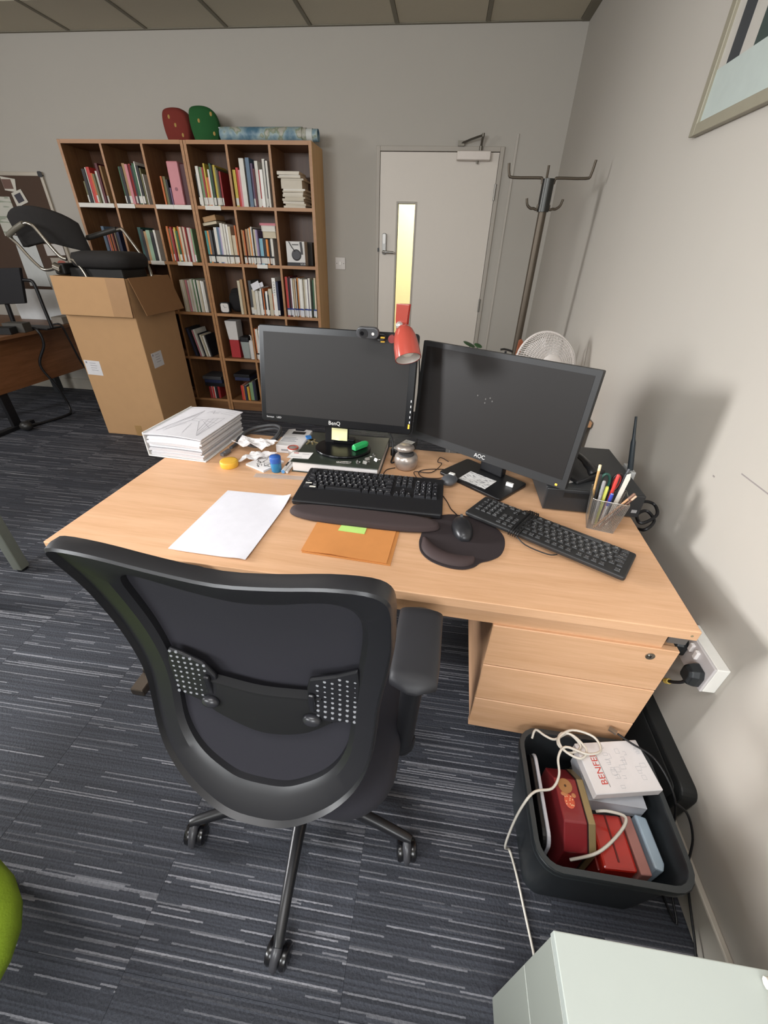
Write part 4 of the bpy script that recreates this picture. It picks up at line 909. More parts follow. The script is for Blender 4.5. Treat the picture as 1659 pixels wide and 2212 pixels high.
# crumpled white paper, note cards, drum shaped eraser, sharpener, marker, ruler
def crumple(label, loc, pts, z0, amp, seed):
    r2 = random.Random(seed); n = 9; a, b, c_, d = [V((p[0], p[1], 0)) for p in pts]; rows = []
    for i in range(n + 1):
        rows.append([])
        for k in range(n + 1):
            p = a.lerp(b, k / n).lerp(d.lerp(c_, k / n), i / n)
            rows[-1].append((p.x + r2.uniform(-.004, .004), p.y + r2.uniform(-.004, .004), z0 + amp * (.5 + .5 * math.sin(k * 1.3 + seed) * math.cos(i * .9)) + r2.uniform(0, amp * .25)))
    o = MB().sheet(rows, .0012).build('crumpled_paper', mat('e6e2e2', .85), None, smooth=False); o.location = loc; return tag(o, label, 'paper')
crumple('crumpled white paper, upper one with a torn edge beside the packet', (.325, .618, .7575), ((-.075, -.015), (.06, -.03), (.085, .035), (-.055, .05)), .001, .022, 1)
crumple('crumpled white paper lying lower, behind the yellow tin', (.343, .560, .7378), ((-.035, -.040), (.045, -.005), (.075, .045), (-.02, .035)), .001, .014, 4)
o = sheets('note_card', 'white card covered in black ink doodles beside the blue sharpener', 'card', ((.335, .513), (.417, .472), (.462, .558), (.380, .600)), .7305, .007, mat('e8e4e2', .8))
m = MB(); r2 = random.Random(3)
for i in range(9):
    x, y = r2.uniform(-.03, .03), r2.uniform(-.03, .03)
    m.tube([(x + r2.uniform(-.014, .014), y + r2.uniform(-.014, .014), .0074) for _ in range(5)], .0009, 4, smooth=4, flat=.3)
m.build('ink_doodle', BLACK, o)
o = MB().lathe([(.030, 0), (.0315, .003), (.0315, .018), (.030, .0215), (.024, .0225)], 36).build('yellow_tin', mat('e0ad3a', .45, var=.03), None, smooth=True); o.location = (.280, .500, .7305); tag(o, 'round yellow tape measure lid at the left of the desk clutter', 'lid')
sp = thing('pencil_sharpener', 'translucent blue tub sharpener standing at the front of the clutter', 'sharpener', (.458, .492, .7305))
MB().lathe([(.016, 0), (.018, .003), (.019, .036)], 24).build('tub', clear_plastic('2f86b8', .15, .85), sp, smooth=True); MB().lathe([(.0195, .036), (.0195, .055), (.017, .058)], 24).build('lid', mat('2d5aa8', .35), sp, smooth=True)
mk = thing('marker_pen', 'white marker pen with blue end cap pointing at the keyboard', 'marker', (.487, .478, .7385), (0, 0, 1.56))
MB().cyl((0, 0, 0), (.105, 0, 0), .0075, n=16).build('barrel', WHITE, mk, smooth=True); MB().cyl((-.003, 0, 0), (0, 0, 0), .0062, n=16).build('blue_end', mat('5f9ad0', .4), mk, smooth=True); MB().box(.03, .06, -.003, .003, .0076, .0082).build('label', BLACK, mk)
o = MB().cyl((0, 0, 0), (.09, 0, 0), .005, n=12).build('marker_pen', mat('d6d2d0', .4), None, smooth=True); o.location = (.500, .478, .737); o.rotation_euler = (0, 0, 1.56); tag(o, 'plain white pen half hidden beside the green book', 'pen')
rl = thing('ruler', 'clear plastic ruler lying behind the tall keyed keyboard', 'ruler', (.50, .452, .7305), (0, 0, .05))
MB().box(-.105, .16, -.013, .013, 0, .0018).build('blade', clear_plastic('d8d0c8', .08, .32), rl)
m = MB(); [m.box(-.10 + i * .005, -.0994 + i * .005, .006 if i % 2 else .003, .0125, .0018, .0019) for i in range(50)]; m.build('tick_marks', mat('6b635c', .6), rl, stuff=True)
# little round speaker
sk = thing('speaker', 'small silver ball speaker between the two monitors', 'speaker', (.905, .602, .7305))
SIL = mat('b5aaa2', .28, .6)
MB().lathe([(.030, 0), (.038, .008), (.043, .028), (.041, .046), (.036, .054), (.030, .056)], 36).build('body', SIL, sk, smooth=True)
MB().lathe([(.030, .050), (.027, .060)], 30, T(0, -.004, 0)).build('dark_grille', mat('3c3a3a', .6), sk, smooth=True)
MB().lathe([(.018, .058), (.030, .064), (.034, .072), (.030, .080), (.024, .083)], 36, T(-.006, .004, 0) @ RX(-.12)).build('cap', SIL, sk, smooth=True)
wire('speaker_cable', 'thin black cable running from behind the monitor to the silver speaker', 'cable', [(.868, .588, .7330), (.84, .57, .7320), (.832, .53, .732), (.836, .495, .732), (.845, .485, .733)], .0016, BLACK, 5, (.868, .588, .733))
wire('monitor_cable', 'black cable dropping from the left monitor to the desk', 'cable', [(.80, .715, .86), (.840, .70, .80), (.850, .67, .745), (.848, .63, .7335), (.860, .632, .7342)], .0030, BLACK, 5, (.80, .715, .86))
wire('usb_cable', 'thin dark cable looped beside the silver speaker', 'cable', [(1.045, .61, .7325), (.99, .60, .7325), (.955, .575, .7325), (.97, .535, .7325), (1.02, .535, .7325), (1.045, .548, .7325)], .0016, mat('2a1c1a', .5), 5, (1.045, .61, .7325))
wire('mouse_cable', 'thin dark cable zigzagging over the desk to the tall keyed keyboard', 'cable', [(1.06, .67, .736), (1.03, .70, .736), (1.02, .66, .736), (1.035, .645, .736), (1.00, .57, .736), (.94, .565, .736), (.95, .52, .736), (.952, .492, .736)], .0016, mat('2a1c1a', .5), 5, (1.06, .67, .736))
ad = thing('power_adapter', 'black power adapter with a long white label behind the speaker', 'adapter', (.878, .795, .7305), (0, 0, 1.12))
ad.location = (.893, .748, .7305)
MB().box(-.075, .04, -.026, .026, 0, .030).build('case', BLACK, ad, bevel=.004); MB().box(-.07, .035, -.021, .021, .030, .0305).build('white_label', print_material('adapter_print', 'd2cfca', '9a9894', 70, 200, .62), ad)
# black desktop computer with the phone lying on it
pc = thing('desktop_computer', 'dark grey desktop computer lying flat at the right back corner', 'computer', (1.49, .40, .7305), (0, 0, -.012))
MB().box(-.141, .141, .0, .335, .004, .078).build('case', mat('323436', .45, var=.04), pc, bevel=.003)
MB().box(-.141, .141, -.010, .0, .004, .078).build('front_panel', mat('28292b', .4), pc, bevel=.003)
MB().box(-.09, .10, -.0115, -.010, .052, .068).build('drive_slot', mat('1b1c1d', .3), pc); MB().box(.115, .130, -.0115, -.010, .02, .03).build('badge', mat('9a9a9c', .4), pc)
for x in (-.12, .12):
    for y in (.03, .30): MB().cyl((x, y, 0), (x, y, .005), .010, n=12).build('foot', BLACK, pc)
ph = thing('desk_phone', 'black desk phone with handset on top of the dark computer', 'telephone', (1.452, .52, .8095), (0, 0, -1.0))
MB().loft([[(-.075, -.06, 0), (.075, -.06, 0), (.075, .06, 0), (-.075, .06, 0)], [(-.072, -.058, .010), (.072, -.058, .010), (.072, .058, .026), (-.072, .058, .026)]]).build('base', mat('232325', .4), ph, bevel=.004)
MB().tube([(-.085, -.0, .026), (-.06, .01, .036), (.0, .01, .042), (.06, .0, .036), (.085, -.0, .024)], [.017, .014, .011, .014, .017], 10, smooth=4, flat=.6, M=T(0, 0, .010) @ RZ(-.15)).build('handset', mat('1a1a1c', .3), ph, smooth=True)
for i, (x, y, rz, lb) in enumerate(((1.400, .440, .5, 'white slip of paper pinched under the desk phone, nearer the front'), (1.385, .60, .2, 'pale grey slip of paper between the phone and the angled monitor'))):
    o = MB().prism([(-.04, -.02), (.035, -.015), (.03, .02), (-.035, .025)], 0, .0008).build('paper_slip', mat(('dcd9d6', 'b3b2b4')[i], .8)); o.location = (x, y, .8092); o.rotation_euler = (0, 0, rz); tag(o, lb, 'paper')
an = thing('antenna', 'black wireless antenna standing at the right side of the computer', 'antenna', (1.645, .565, .79))
MB().box(-.001, .014, -.02, .05, -.0595, .02).build('receiver', mat('b8b8b6', .4, .2), an, bevel=.002)
MB().cone2([(0, .0075), (.06, .009), (.55, .0075), (.62, .005), (1, .0035)], (.004, .0, .01), (-.030, .025, .190), 14).build('rod', mat('2a3034', .4), an, smooth=True)
# mesh pen pot and the pens in it
PX, PY = 1.503, .336
pp = thing('pen_pot', 'square silver wire mesh pen pot at the right edge of the desk', 'pen pot', (PX, PY, .7305), (0, 0, -.25))
WIRE = mat('a9a7a4', .3, .8); b0, b1, H = .035, .046, .102
m = MB(); N = 22
def pp_pt(side, f, h):
    r_ = b0 + (b1 - b0) * h / H; q = -r_ + 2 * r_ * f
    return [(q, -r_, h), (r_, q, h), (-q, r_, h), (-r_, -q, h)][side]
for s_ in range(4):
    for i in range(N + 1):
        f = i / N
        for (g0, h0, g1, h1) in ((f, .001, f, H),):
            p, q = V(pp_pt(s_, g0, h0)), V(pp_pt(s_, g1, h1)); d_ = .0007; t_ = (V(pp_pt(s_, 1, 0)) - V(pp_pt(s_, 0, 0))).normalized() * d_
            m.add([p - t_, p + t_, q + t_, q - t_], [(0, 1, 2, 3)])
        h = .001 + (H - .001) * f; p, q = V(pp_pt(s_, 0, h)), V(pp_pt(s_, 1, h)); t_ = V((0, 0, .0007))
        m.add([p - t_, q - t_, q + t_, p + t_], [(0, 1, 2, 3)])
m.build('wire_mesh', WIRE, pp, stuff=True)
MB().prism(rrect(.071, .071, .004), 0, .0015).build('bottom_plate', WIRE, pp)
MB().tube([(x * (b1 / .046), y, H) for x, y in rrect(.092, .092, .008)], .0016, 6, True).build('rim', CHROME, pp, smooth=True)
def pen(name, label, foot, tip, r, colr, capc=None, caplen=.3, cat_='pen'):
    f, t_ = V((PX + foot[0], PY + foot[1], .7335)), V((PX + tip[0], PY + tip[1], .7305 + tip[2]))
    o = thing(name, label, cat_, f); d_ = t_ - f
    MB().cone2([(0, r * .35), (.06, r), (.97, r), (1, r * .8)], (0, 0, 0), d_, 12).build('barrel', mat(colr, .35), o, smooth=True)
    if capc: MB().cone2([(0, r * 1.12), (.93, r * 1.12), (1, r * .7)], d_ * (1 - caplen), d_ * 1.002, 12).build('cap', mat(capc, .35), o, smooth=True)
pen('biro', 'silver pen standing at the left front of the mesh pot', (-.022, -.008), (-.034, -.012, .150), .0042, 'a6a4a2', '8d8c8c', .3)
pen('biro', 'black pen at the left back corner of the mesh pot', (-.025, .008), (-.039, .010, .158), .004, '2a2a2c')
pen('felt_pen', 'red pen leaning in the middle of the mesh pot', (.002, .002), (.004, .004, .165), .0042, 'b8302c', 'c23a34', .35)
pen('biro', 'blue capped pen low at the front of the mesh pot', (-.004, -.014), (-.006, -.021, .118), .0042, 'e0e0e0', '2c3fa0', .35)
pen('highlighter', 'yellow highlighter at the front left of the mesh pot', (-.012, -.003), (-.018, -.006, .130), .0045, 'd8dc6a', cat_='highlighter')
pen('biro', 'dark pen leaning right in the mesh pot behind the white card', (.020, .014), (.032, .022, .160), .004, '2f3338')
pen('biro', 'clear barrelled pen leaning right at the back of the mesh pot', (.024, .025), (.042, .038, .168), .0036, '8e9296', '4a4c50', .25)
pen('pencil', 'natural wooden pencil leaning far right out of the mesh pot', (-.024, -.024), (.045, -.033, .130), .0032, 'b98a62', '7c5a48', .15, 'pencil')
pen('pencil', 'dark pencil beside the wooden one, leaning right', (-.010, -.0262), (.050, -.034, .124), .0030, '6d4a3a', 'caa88c', .12, 'pencil')
pen('pencil', 'sharpened pencil with its point up at the back left of the pot', (-.028, .020), (-.041, .030, .178), .0036, 'caa46e', 'e0cfa6', .1, 'pencil')
o = MB().prism([(-.006, 0), (.006, 0), (.008, .15), (.003, .165), (-.006, .160)], 0, .0012).build('card_strip', mat('e8e4da', .7)); o.location = (PX + .013, PY - .006, .7345); o.rotation_euler = (1.45, .16, .10); tag(o, 'white card strip leaning out of the mesh pen pot', 'card')
for nm, lb, colr, dx, dy, rz in (('scissors', 'green handled scissors standing in the mesh pen pot', '1f4a40', -.015, .022, .0), ('scissors', 'dark handled scissors with red inside, in the mesh pen pot', '2b1f22', .016, .032, .0)):
    t = thing(nm, lb, 'scissors', (PX + dx * .6, PY + dy * .75, .7335), (-.05, dx * 4, rz))
    MB().prism([(-.007, 0), (.007, 0), (.006, .095), (-.006, .095)], 0, .002, RX(PI / 2)).build('blade', STEEL, t)
    MB().tube([(.013 * math.cos(a), 0, .126 + .026 * math.sin(a)) for a in [2 * PI * k / 20 for k in range(20)]], .004, 8, True).build('handle', mat(colr, .3), t, smooth=True)
    if colr != '1f4a40': MB().tube([(.0095 * math.cos(a), -.001, .126 + .022 * math.sin(a)) for a in [2 * PI * k / 20 for k in range(20)]], .0022, 6, True).build('grip_lining', mat('b83a34', .4), t, smooth=True)
o = MB().box(-.008, .008, -.004, .004, 0, .024).build('eraser', mat('e0d8cc', .7), None, bevel=.002); o.location = (PX - .020, PY + .028, .7325); o.rotation_euler = (.0, 0, -.25); tag(o, 'pale eraser at the bottom of the mesh pen pot', 'eraser')
# ------------------------------------------------------------ right wall: picture, sockets, cables, leaning case
pic = thing('framed_picture', 'framed picture of dark bars in a pale wooden frame, top of right wall', 'picture', (XR, .86, 2.07))
y0, y1, z0, z1 = .52, 1.168, 1.728, 2.42
MB().box(XR - .022, XR - .001, y0, y0 + .03, z0, z1).box(XR - .022, XR - .001, y1 - .03, y1, z0, z1).box(XR - .022, XR - .001, y0 + .03, y1 - .03, z0, z0 + .03).box(XR - .022, XR - .001, y0 + .03, y1 - .03, z1 - .03, z1).build('frame', mat('97917f', .45, .2), pic, bevel=.002, world=True)
pr = MB().box(XR - .012, XR - .002, y0 + .03, y1 - .03, z0 + .03, z1 - .03).build('print', mat('b3aea6', .4), pic, world=True)
MB().box(XR - .0128, XR - .012, y0 + .03, y1 - .03, z0 + .03, z0 + .148).build('pale_block', mat('aeb7b2', .4), pr, world=True)
MB().box(XR - .0128, XR - .012, 1.03, 1.092, z0 + .148, z1 - .03).build('dark_bar', mat('35383c', .4), pr, world=True)
MB().box(XR - .0128, XR - .012, .90, .965, z0 + .148, z1 - .03).build('dark_bar', mat('35423f', .4), pr, world=True)
MB().prism([(.52 + .06, z0 + .33), (.93, z0 + .38), (.965, z1 - .03), (.58, z1 - .03)], -.0004, .0004, Matrix(((0, 0, 1, XR - .0132), (1, 0, 0, 0), (0, 1, 0, 0), (0, 0, 0, 1)))).build('pink_shape', mat('c9a292', .4), pr, world=True)
so = thing('wall_socket', 'white double wall socket box low on the right wall by the desk', 'socket', (XR, .055, .53))
MB().box(-.030, 0, -.073, .073, -.043, .043).build('back_box', mat('e8e6e0', .4), so, bevel=.002)
MB().box(-.037, -.030, -.0735, .0735, -.0435, .0435).build('face_plate', mat('c9c4c4', .4), so, bevel=.002)
for y in (-.012, .012): MB().box(-.045, -.036, y - .006, y + .006, .008, .032, T(0, 0, 0)).build('rocker', mat('efeae8', .3), so, bevel=.002)
SX = XR - .037
def plug(label, y, z, cable, clabel):
    t = thing('plug', label, 'plug', (SX - .0005, y, z))
    MB().loft([[(x, s_ * a * .5, s_ * b) for a, b in ((-.044, -.020), (-.030, -.028), (.030, -.028), (.044, -.020), (.046, .010), (.028, .026), (-.028, .026), (-.046, .010))] for x, s_ in ((0, 1), (-.012, 1), (-.026, .86), (-.032, .6))]).build('body', mat('1f2326', .4), t, bevel=.002)
    MB().tube(cable, .0042, 8, smooth=5).build('cable', BLACK, t, smooth=True)
    return t
p1 = plug('black mains plug in the nearer half of the double socket', .010, .515, [(-.016, 0, -.024), (-.022, .006, -.045), (-.03, .035, -.082), (-.03, .075, -.115), (-.03, .15, -.125), (-.06, .22, -.16)], '')
MB().cyl((-.028, .028, -.074), (-.029, .038, -.086), .0075, n=8).build('yellow_tag', mat('c9ad55', .6), p1)
plug('black mains plug in the farther half of the socket, half hidden by the desk', .098, .525, [(-.016, 0, -.024), (-.022, .03, -.04), (-.026, .09, -.06), (-.028, .2, -.12), (-.028, .3, -.3)], '')
wire('green_wire', 'green earth wire hanging down between the desk and the wall', 'cable', [(1.660, .16, .62), (1.660, .13, .50), (1.660, .10, .40), (1.658, .088, .36)], .0035, mat('3f8f78', .4), 4, (1.660, .16, .62))
cs = thing('leaning_case', 'flat black case leaning against the right wall beside the drawers', 'case', (1.70, .02, 0))
Ml = T(1.672, .04, .001) @ RY(.14)
MB().prism(rrect(.40, .26, .03, 5), 0, .045, Ml @ Matrix(((0, 0, 1, 0), (1, 0, 0, 0), (0, 1, 0, .13), (0, 0, 0, 1)))).build('shell', mat('1d1f20', .5, bump=.1), cs, bevel=.005, world=True)
MB().prism(rrect(.36, .22, .02, 5), 0, .004, Ml @ T(-.0042, 0, 0) @ Matrix(((0, 0, 1, 0), (1, 0, 0, 0), (0, 1, 0, .13), (0, 0, 0, 1)))).build('front_panel', mat('262829', .6), cs, bevel=.002, world=True)
wire('black_cable', 'tangle of black cables lying in the gap between desk and wall', 'cable', [(1.645, .46, .735), (1.68, .475, .745), (1.715, .48, .735), (1.712, .44, .725), (1.68, .41, .715), (1.65, .40, .71), (1.655, .44, .715), (1.69, .46, .72), (1.70, .42, .71), (1.662, .38, .70), (1.665, .44, .66), (1.69, .47, .60)], .005, BLACK, 6, (1.645, .46, .735))

# ------------------------------------------------------------ plastic tub with odds and ends
tb = thing('storage_tub', 'dark plastic storage tub of odds and ends on the carpet by the drawers', 'tub', (1.475, -.205, 0))
TB = mat('23272a', .45, var=.08); LIPM = mat('32373a', .4)
A = [(1.318, -.085), (1.352, -.048), (1.595, -.048), (1.648, -.10), (1.630, -.330), (1.604, -.362), (1.372, -.362), (1.318, -.315)]
def rr_poly(sx, sy, cx=1.478, cy=-.205, rad=.05, n=5): return rrect(sx, sy, rad, n, cx, cy)
o_top, o_bot = rr_poly(.335, .312), rr_poly(.285, .255, rad=.04); i_top, i_bot = rr_poly(.317, .294, rad=.042), rr_poly(.275, .245, rad=.036)
zt = .27
rings = [[(x, y, .001) for x, y in o_bot], [(x, y, zt - .03) for x, y in rr_poly(.323, .300)], [(x, y, zt - .025) for x, y in rr_poly(.343, .322, rad=.055)], [(x, y, zt - .004) for x, y in rr_poly(.345, .324, rad=.055)], [(x, y, zt) for x, y in rr_poly(.339, .318, rad=.053)], [(x, y, zt) for x, y in rr_poly(.321, .298, rad=.044)], [(x, y, zt - .006) for x, y in i_top], [(x, y, .006) for x, y in i_bot]]
MB().loft(rings).build('tub_body', TB, tb, smooth=.7, world=True)
MB().loft([[(x, y, zt - .0235) for x, y in rr_poly(.3442, .323, rad=.055)], [(x, y, zt + .0006) for x, y in rr_poly(.342, .321, rad=.054)], [(x, y, zt + .0006) for x, y in rr_poly(.320, .297, rad=.043)], [(x, y, zt - .004) for x, y in rr_poly(.318, .295, rad=.042)]], cap=False).build('rim', LIPM, tb, smooth=.7, world=True)
def placed(name, label, cat_, M, parts, group=None):
    t = thing(name, label, cat_, M.to_translation(), M.to_euler(), group)
    for nm, mb, mt, kw in parts: mb.build(nm, mt, t, **kw)
    return t
# white slab (router), red tin, packets and cases, all inside the tub
placed('white_tray', 'flat white plastic device standing on edge along the left of the tub', 'device', T(1.362, -.198, .010) @ RZ(.0) @ RY(-.05), [('shell', MB().prism(rrect(.215, .215, .03, 6), -.003, .006, T(0, 0, .128) @ RZ(PI / 2) @ RX(PI / 2)), mat('c9cbd4', .35), dict(bevel=.003)), ('black_back', MB().prism(rrect(.213, .212, .03, 6), -.0125, -.0031, T(0, 0, .126) @ RZ(PI / 2) @ RX(PI / 2)), BLACK, dict(bevel=.002))])
tin = thing('red_tin', 'dark red octagonal tin with gold rim and strawberry picture in the tub', 'tin', (1.420, -.213, .07), (0, 0, .04))
def octo(w, d, c): return [(-w / 2 + c, -d / 2), (w / 2 - c, -d / 2), (w / 2, -d / 2 + c), (w / 2, d / 2 - c), (w / 2 - c, d / 2), (-w / 2 + c, d / 2), (-w / 2, d / 2 - c), (-w / 2, -d / 2 + c)]
Mt = T(0, 0, .10) @ RY(PI / 2)
TINR = mat('83262b', .3, .15, coat=.4)
MB().prism(octo(.19, .185, .045), -.036, .020, Mt).build('tin_body', TINR, tin, bevel=.003)
MB().prism(octo(.194, .189, .046), .020, .038, Mt).build('gold_rim', mat('a08d66', .35, .5), tin, bevel=.002)
MB().prism(octo(.195, .190, .046), .0185, .0205, Mt).build('dark_seam', mat('2a1a18', .5), tin)
zz = .1955
MB().cyl((-.012, .030, zz - .002), (-.012, .030, zz + .001), .017, n=24).build('gilt_medallion', mat('a87a4e', .4, .2), tin); MB().cyl((-.012, .030, zz), (-.012, .030, zz + .0015), .003, n=12).build('dark_dot', mat('4a3020', .5), tin)
MB().ball((-.010, -.004, zz - .001), .013, .017, .002, 8).build('strawberry', mat('c8583c', .5), tin, smooth=True)
m = MB(); r2 = random.Random(5)
for i in range(14): m.ball((-.010 + r2.uniform(-.009, .009), -.004 + r2.uniform(-.012, .012), zz + .0008), .0016, .0016, .0006, 4)
m.build('seed_dots', mat('e8b890', .5), tin); MB().ball((-.018, .012, zz - .001), .010, .006, .0016, 6).ball((.004, .010, zz - .001), .006, .006, .0016, 6).build('gilt_leaf', mat('b5784e', .5), tin, smooth=True)
wb_ = thing('white_box', 'white carton with a red printed word lying in the tub', 'box', (1.538, -.128, .2735), (.04, .0, .20))
MB().box(-.086, .086, -.064, .056, 0, .028).build('carton', mat('dcd9da', .55), wb_, bevel=.0015, seg=1)
m = MB(); write(m, 'BENFEI', T(-.052, -.010, .0284) @ RZ(PI / 2), .023, 1.0); m.build('brand_lettering', mat('c23a30', .5), wb_)
MB().box(-.0435, -.0425, -.050, .03, .0282, .0285).build('print_line', mat('6a6a6c', .6), wb_)
m = MB(); r2 = random.Random(11)
for i in range(26):
    x, y = r2.uniform(-.032, .070), r2.uniform(-.056, .040); w2, h2 = r2.uniform(.006, .014), r2.uniform(.006, .014)
    k = [(x, y), (x + w2, y), (x + w2, y + h2), (x, y + h2)]
    m.tube([(a, b, .0283) for a, b in k], .0004, 4, bool(i % 2), flat=.3)
m.build('line_icons', mat('aeb0b6', .6), wb_, stuff=True)
o = MB().box(-.075, .070, -.058, .060, 0, .05).build('white_leaflet', mat('c5c8d0', .7)); o.location = (1.543, -.136, .1845); o.rotation_euler = (0, 0, .0); tag(o, 'bluish white leaflet packet under the white carton in the tub', 'packet')
o = MB().box(-.072, .068, -.048, .070, 0, .05).build('black_box', mat('1b1b1d', .7), None, bevel=.002); o.location = (1.543, -.152, .134); o.rotation_euler = (0, 0, .12); tag(o, 'plain black box under the white carton in the middle of the tub', 'box')
rc = thing('red_case', 'bright red hard case at the near end of the tub', 'case', (1.518, -.2645, .012), (0, -.04, .04))
MB().box(-.038, .038, -.060, .052, 0, .205).build('shell', mat('b3271c', .3, coat=.4), rc, bevel=.006)
MB().box(-.002, .002, -.045, .05, .2045, .2065).build('lid_seam', mat('5e120e', .5), rc)
MB().box(-.046, -.0385, -.058, .055, .0, .185).build('dark_red_side', mat('6a1512', .4), rc, bevel=.003)
o = MB().box(-.013, .013, -.062, .056, 0, .20).build('pink_packet', mat('a8746c', .5), None, bevel=.003); o.location = (1.5705, -.262, .012); o.rotation_euler = (0, -.02, .06); tag(o, 'dull pink packet between the red case and the pale blue one', 'packet')
o = MB().prism([(-.014, -.055), (.004, -.060), (.013, -.045), (.013, .048), (-.014, .054)], 0, .198).build('blue_packet', mat('a9bccb', .35), None, bevel=.004); o.location = (1.599, -.252, .012); o.rotation_euler = (0, .035, .06); tag(o, 'pale blue glossy packet at the right side of the tub', 'packet')
wire('white_cable', 'white cable coiled in the tub and trailing over its rim to the floor', 'cable', [(1.345, -.07, .262), (1.352, -.058, .285), (1.372, -.075, .292), (1.395, -.085, .298), (1.43, -.072, .312), (1.452, -.105, .316), (1.42, -.125, .314), (1.395, -.105, .312), (1.41, -.075, .314), (1.44, -.08, .318), (1.462, -.115, .322), (1.44, -.14, .322), (1.405, -.12, .316), (1.40, -.09, .318), (1.44, -.065, .320), (1.49, -.078, .324), (1.498, -.112, .324), (1.46, -.128, .326), (1.41, -.115, .322), (1.388, -.14, .312), (1.386, -.175, .298), (1.365, -.205, .288), (1.325, -.215, .283), (1.300, -.235, .268), (1.288, -.248, .18), (1.291, -.255, .04), (1.310, -.25, .005), (1.322, -.30, .0045), (1.332, -.37, .0045), (1.342, -.44, .0045), (1.35, -.50, .0045), (1.42, -.512, .0045)], .0032, mat('d3cdc2', .4), 5, (1.345, -.07, .262))
wire('white_lead', 'short white lead curving over the red tin and the red case', 'cable', [(1.478, -.222, .245), (1.50, -.225, .262), (1.535, -.235, .268), (1.515, -.265, .262), (1.46, -.305, .24), (1.405, -.315, .20)], .0036, mat('c9c3b8', .4), 6, (1.478, -.222, .245))
uc = thing('usb_cable', 'black cable with silver plug draped over the tub towards the wall', 'cable', (1.560, -.056, .318))
MB().tube([V(p) - V((1.560, -.056, .318)) for p in ((1.560, -.056, .318), (1.59, -.075, .314), (1.638, -.10, .306), (1.665, -.15, .286), (1.680, -.19, .240), (1.692, -.23, .12), (1.70, -.29, .05), (1.695, -.35, .03), (1.69, -.30, .02), (1.70, -.24, .015), (1.71, -.19, .012))], .0028, 6, smooth=5).build('lead', BLACK, uc, smooth=True)
MB().box(-.022, -.002, -.006, .006, -.003, .003, RZ(-.6)).build('silver_plug', mat('9a9894', .3, .9), uc)
wire('black_lead', 'second black cable hanging between the tub and the wall', 'cable', [(1.668, -.19, .275), (1.70, -.20, .25), (1.718, -.23, .20), (1.712, -.27, .14), (1.722, -.31, .08), (1.715, -.40, .03), (1.70, -.42, .012)], .003, BLACK, 6, (1.668, -.19, .275))

# ------------------------------------------------------------ white cabinet at the bottom right
cb = thing('white_cabinet', 'low white drawer cabinet at the bottom right corner of the photo', 'cabinet', (1.49, -.80, 0))
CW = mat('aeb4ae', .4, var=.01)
MB().box(1.255, 1.732, -1.10, -.527, 0, .525).build('carcass', CW, cb, world=True)
MB().box(1.237, 1.734, -1.10, -.524, .525, .545).build('top_panel', CW, cb, bevel=.0015, world=True)
for z0, z1 in ((.004, .332), (.335, .522)): MB().box(1.238, 1.255, -1.10, -.526, z0, z1).build('drawer_front', mat('91958d', .45, var=.01), cb, bevel=.0012, seg=1, world=True)  # left face of the white cabinet, its shade put into a darker colour
tr = thing('pen_tray', 'clear tray of pens on the white cabinet at the photo edge', 'tray', (1.60, -.665, .5455))
MB().box(-.09, .09, -.10, .075, 0, .003).box(-.09, -.087, -.10, .075, .003, .030).box(.087, .09, -.10, .075, .003, .03).box(-.087, .087, .072, .075, .003, .03).box(-.087, .087, -.10, -.097, .003, .03).build('tray', clear_plastic('8c867e', .1, .55), tr, bevel=.001, seg=1)
for i, (x, c_, lb) in enumerate(((-.06, '8d8a88', 'grey pen nearest the left of the clear tray'), (-.025, '3a352f', 'dark pen in the middle of the clear tray'), (.01, 'c9a25a', 'ochre pencil lying in the clear tray'), (.045, '4a4642', 'brown-black pen at the right of the clear tray'))):
    o = MB().cone2([(0, .001), (.08, .005), (1, .005)], (0, .06, .008), (0, -.085, .008), 10).build('pen', mat(c_, .4), None, smooth=True); o.location = (1.60 + x, -.665, .5492); o.rotation_euler = (0, 0, -.08 + i * .05); tag(o, lb, 'pen')
o = MB().tube([(-.025, .008, .008), (0, .006, .008), (.05, -.006, .008)], .007, 8, smooth=4).build('white_peg', mat('e3ded2', .5), None, smooth=True); o.location = (1.535, -.532, .5455); tag(o, 'white plastic hook lying on the white cabinet by the wall', 'hook')
o.location = (1.545, -.548, .5458)

# ------------------------------------------------------------ coat stand
cs = thing('coat_stand', 'tall bronze metal coat stand with hooks in the far right corner', 'coat stand', (1.457, 2.0, 0))
BRZ = mat('574e43', .45, .6)
MB().lathe([(.19, 0), (.19, .012), (.17, .022), (.04, .032), (.03, .05)], 40).build('base', BRZ, cs, smooth=True)
MB().cyl((0, 0, .03), (0, 0, 1.60), .021, n=20).build('pole', BRZ, cs, smooth=True)
MB().cyl((0, 0, 1.58), (0, 0, 1.715), .030, n=20).build('collar', mat('3f3f3d', .35, .8), cs, smooth=True)
for a, L_, z, up in ((0, .20, 1.715, .075), (PI, .20, 1.715, .06), (PI / 2 - .1, .16, 1.715, .075), (.1, .085, 1.59, .045), (PI + .1, .085, 1.59, .045)):
    MB().tube([(.028, 0, z - (.02 if up > .05 else -.02)), (.033, 0, z), (.05, 0, z + .004), (L_ - .02, 0, z + .004), (L_, 0, z + .018), (L_ + .008, 0, z + up)], .0062, 10, smooth=3, M=RZ(a)).build('hook', BRZ, cs, smooth=True)

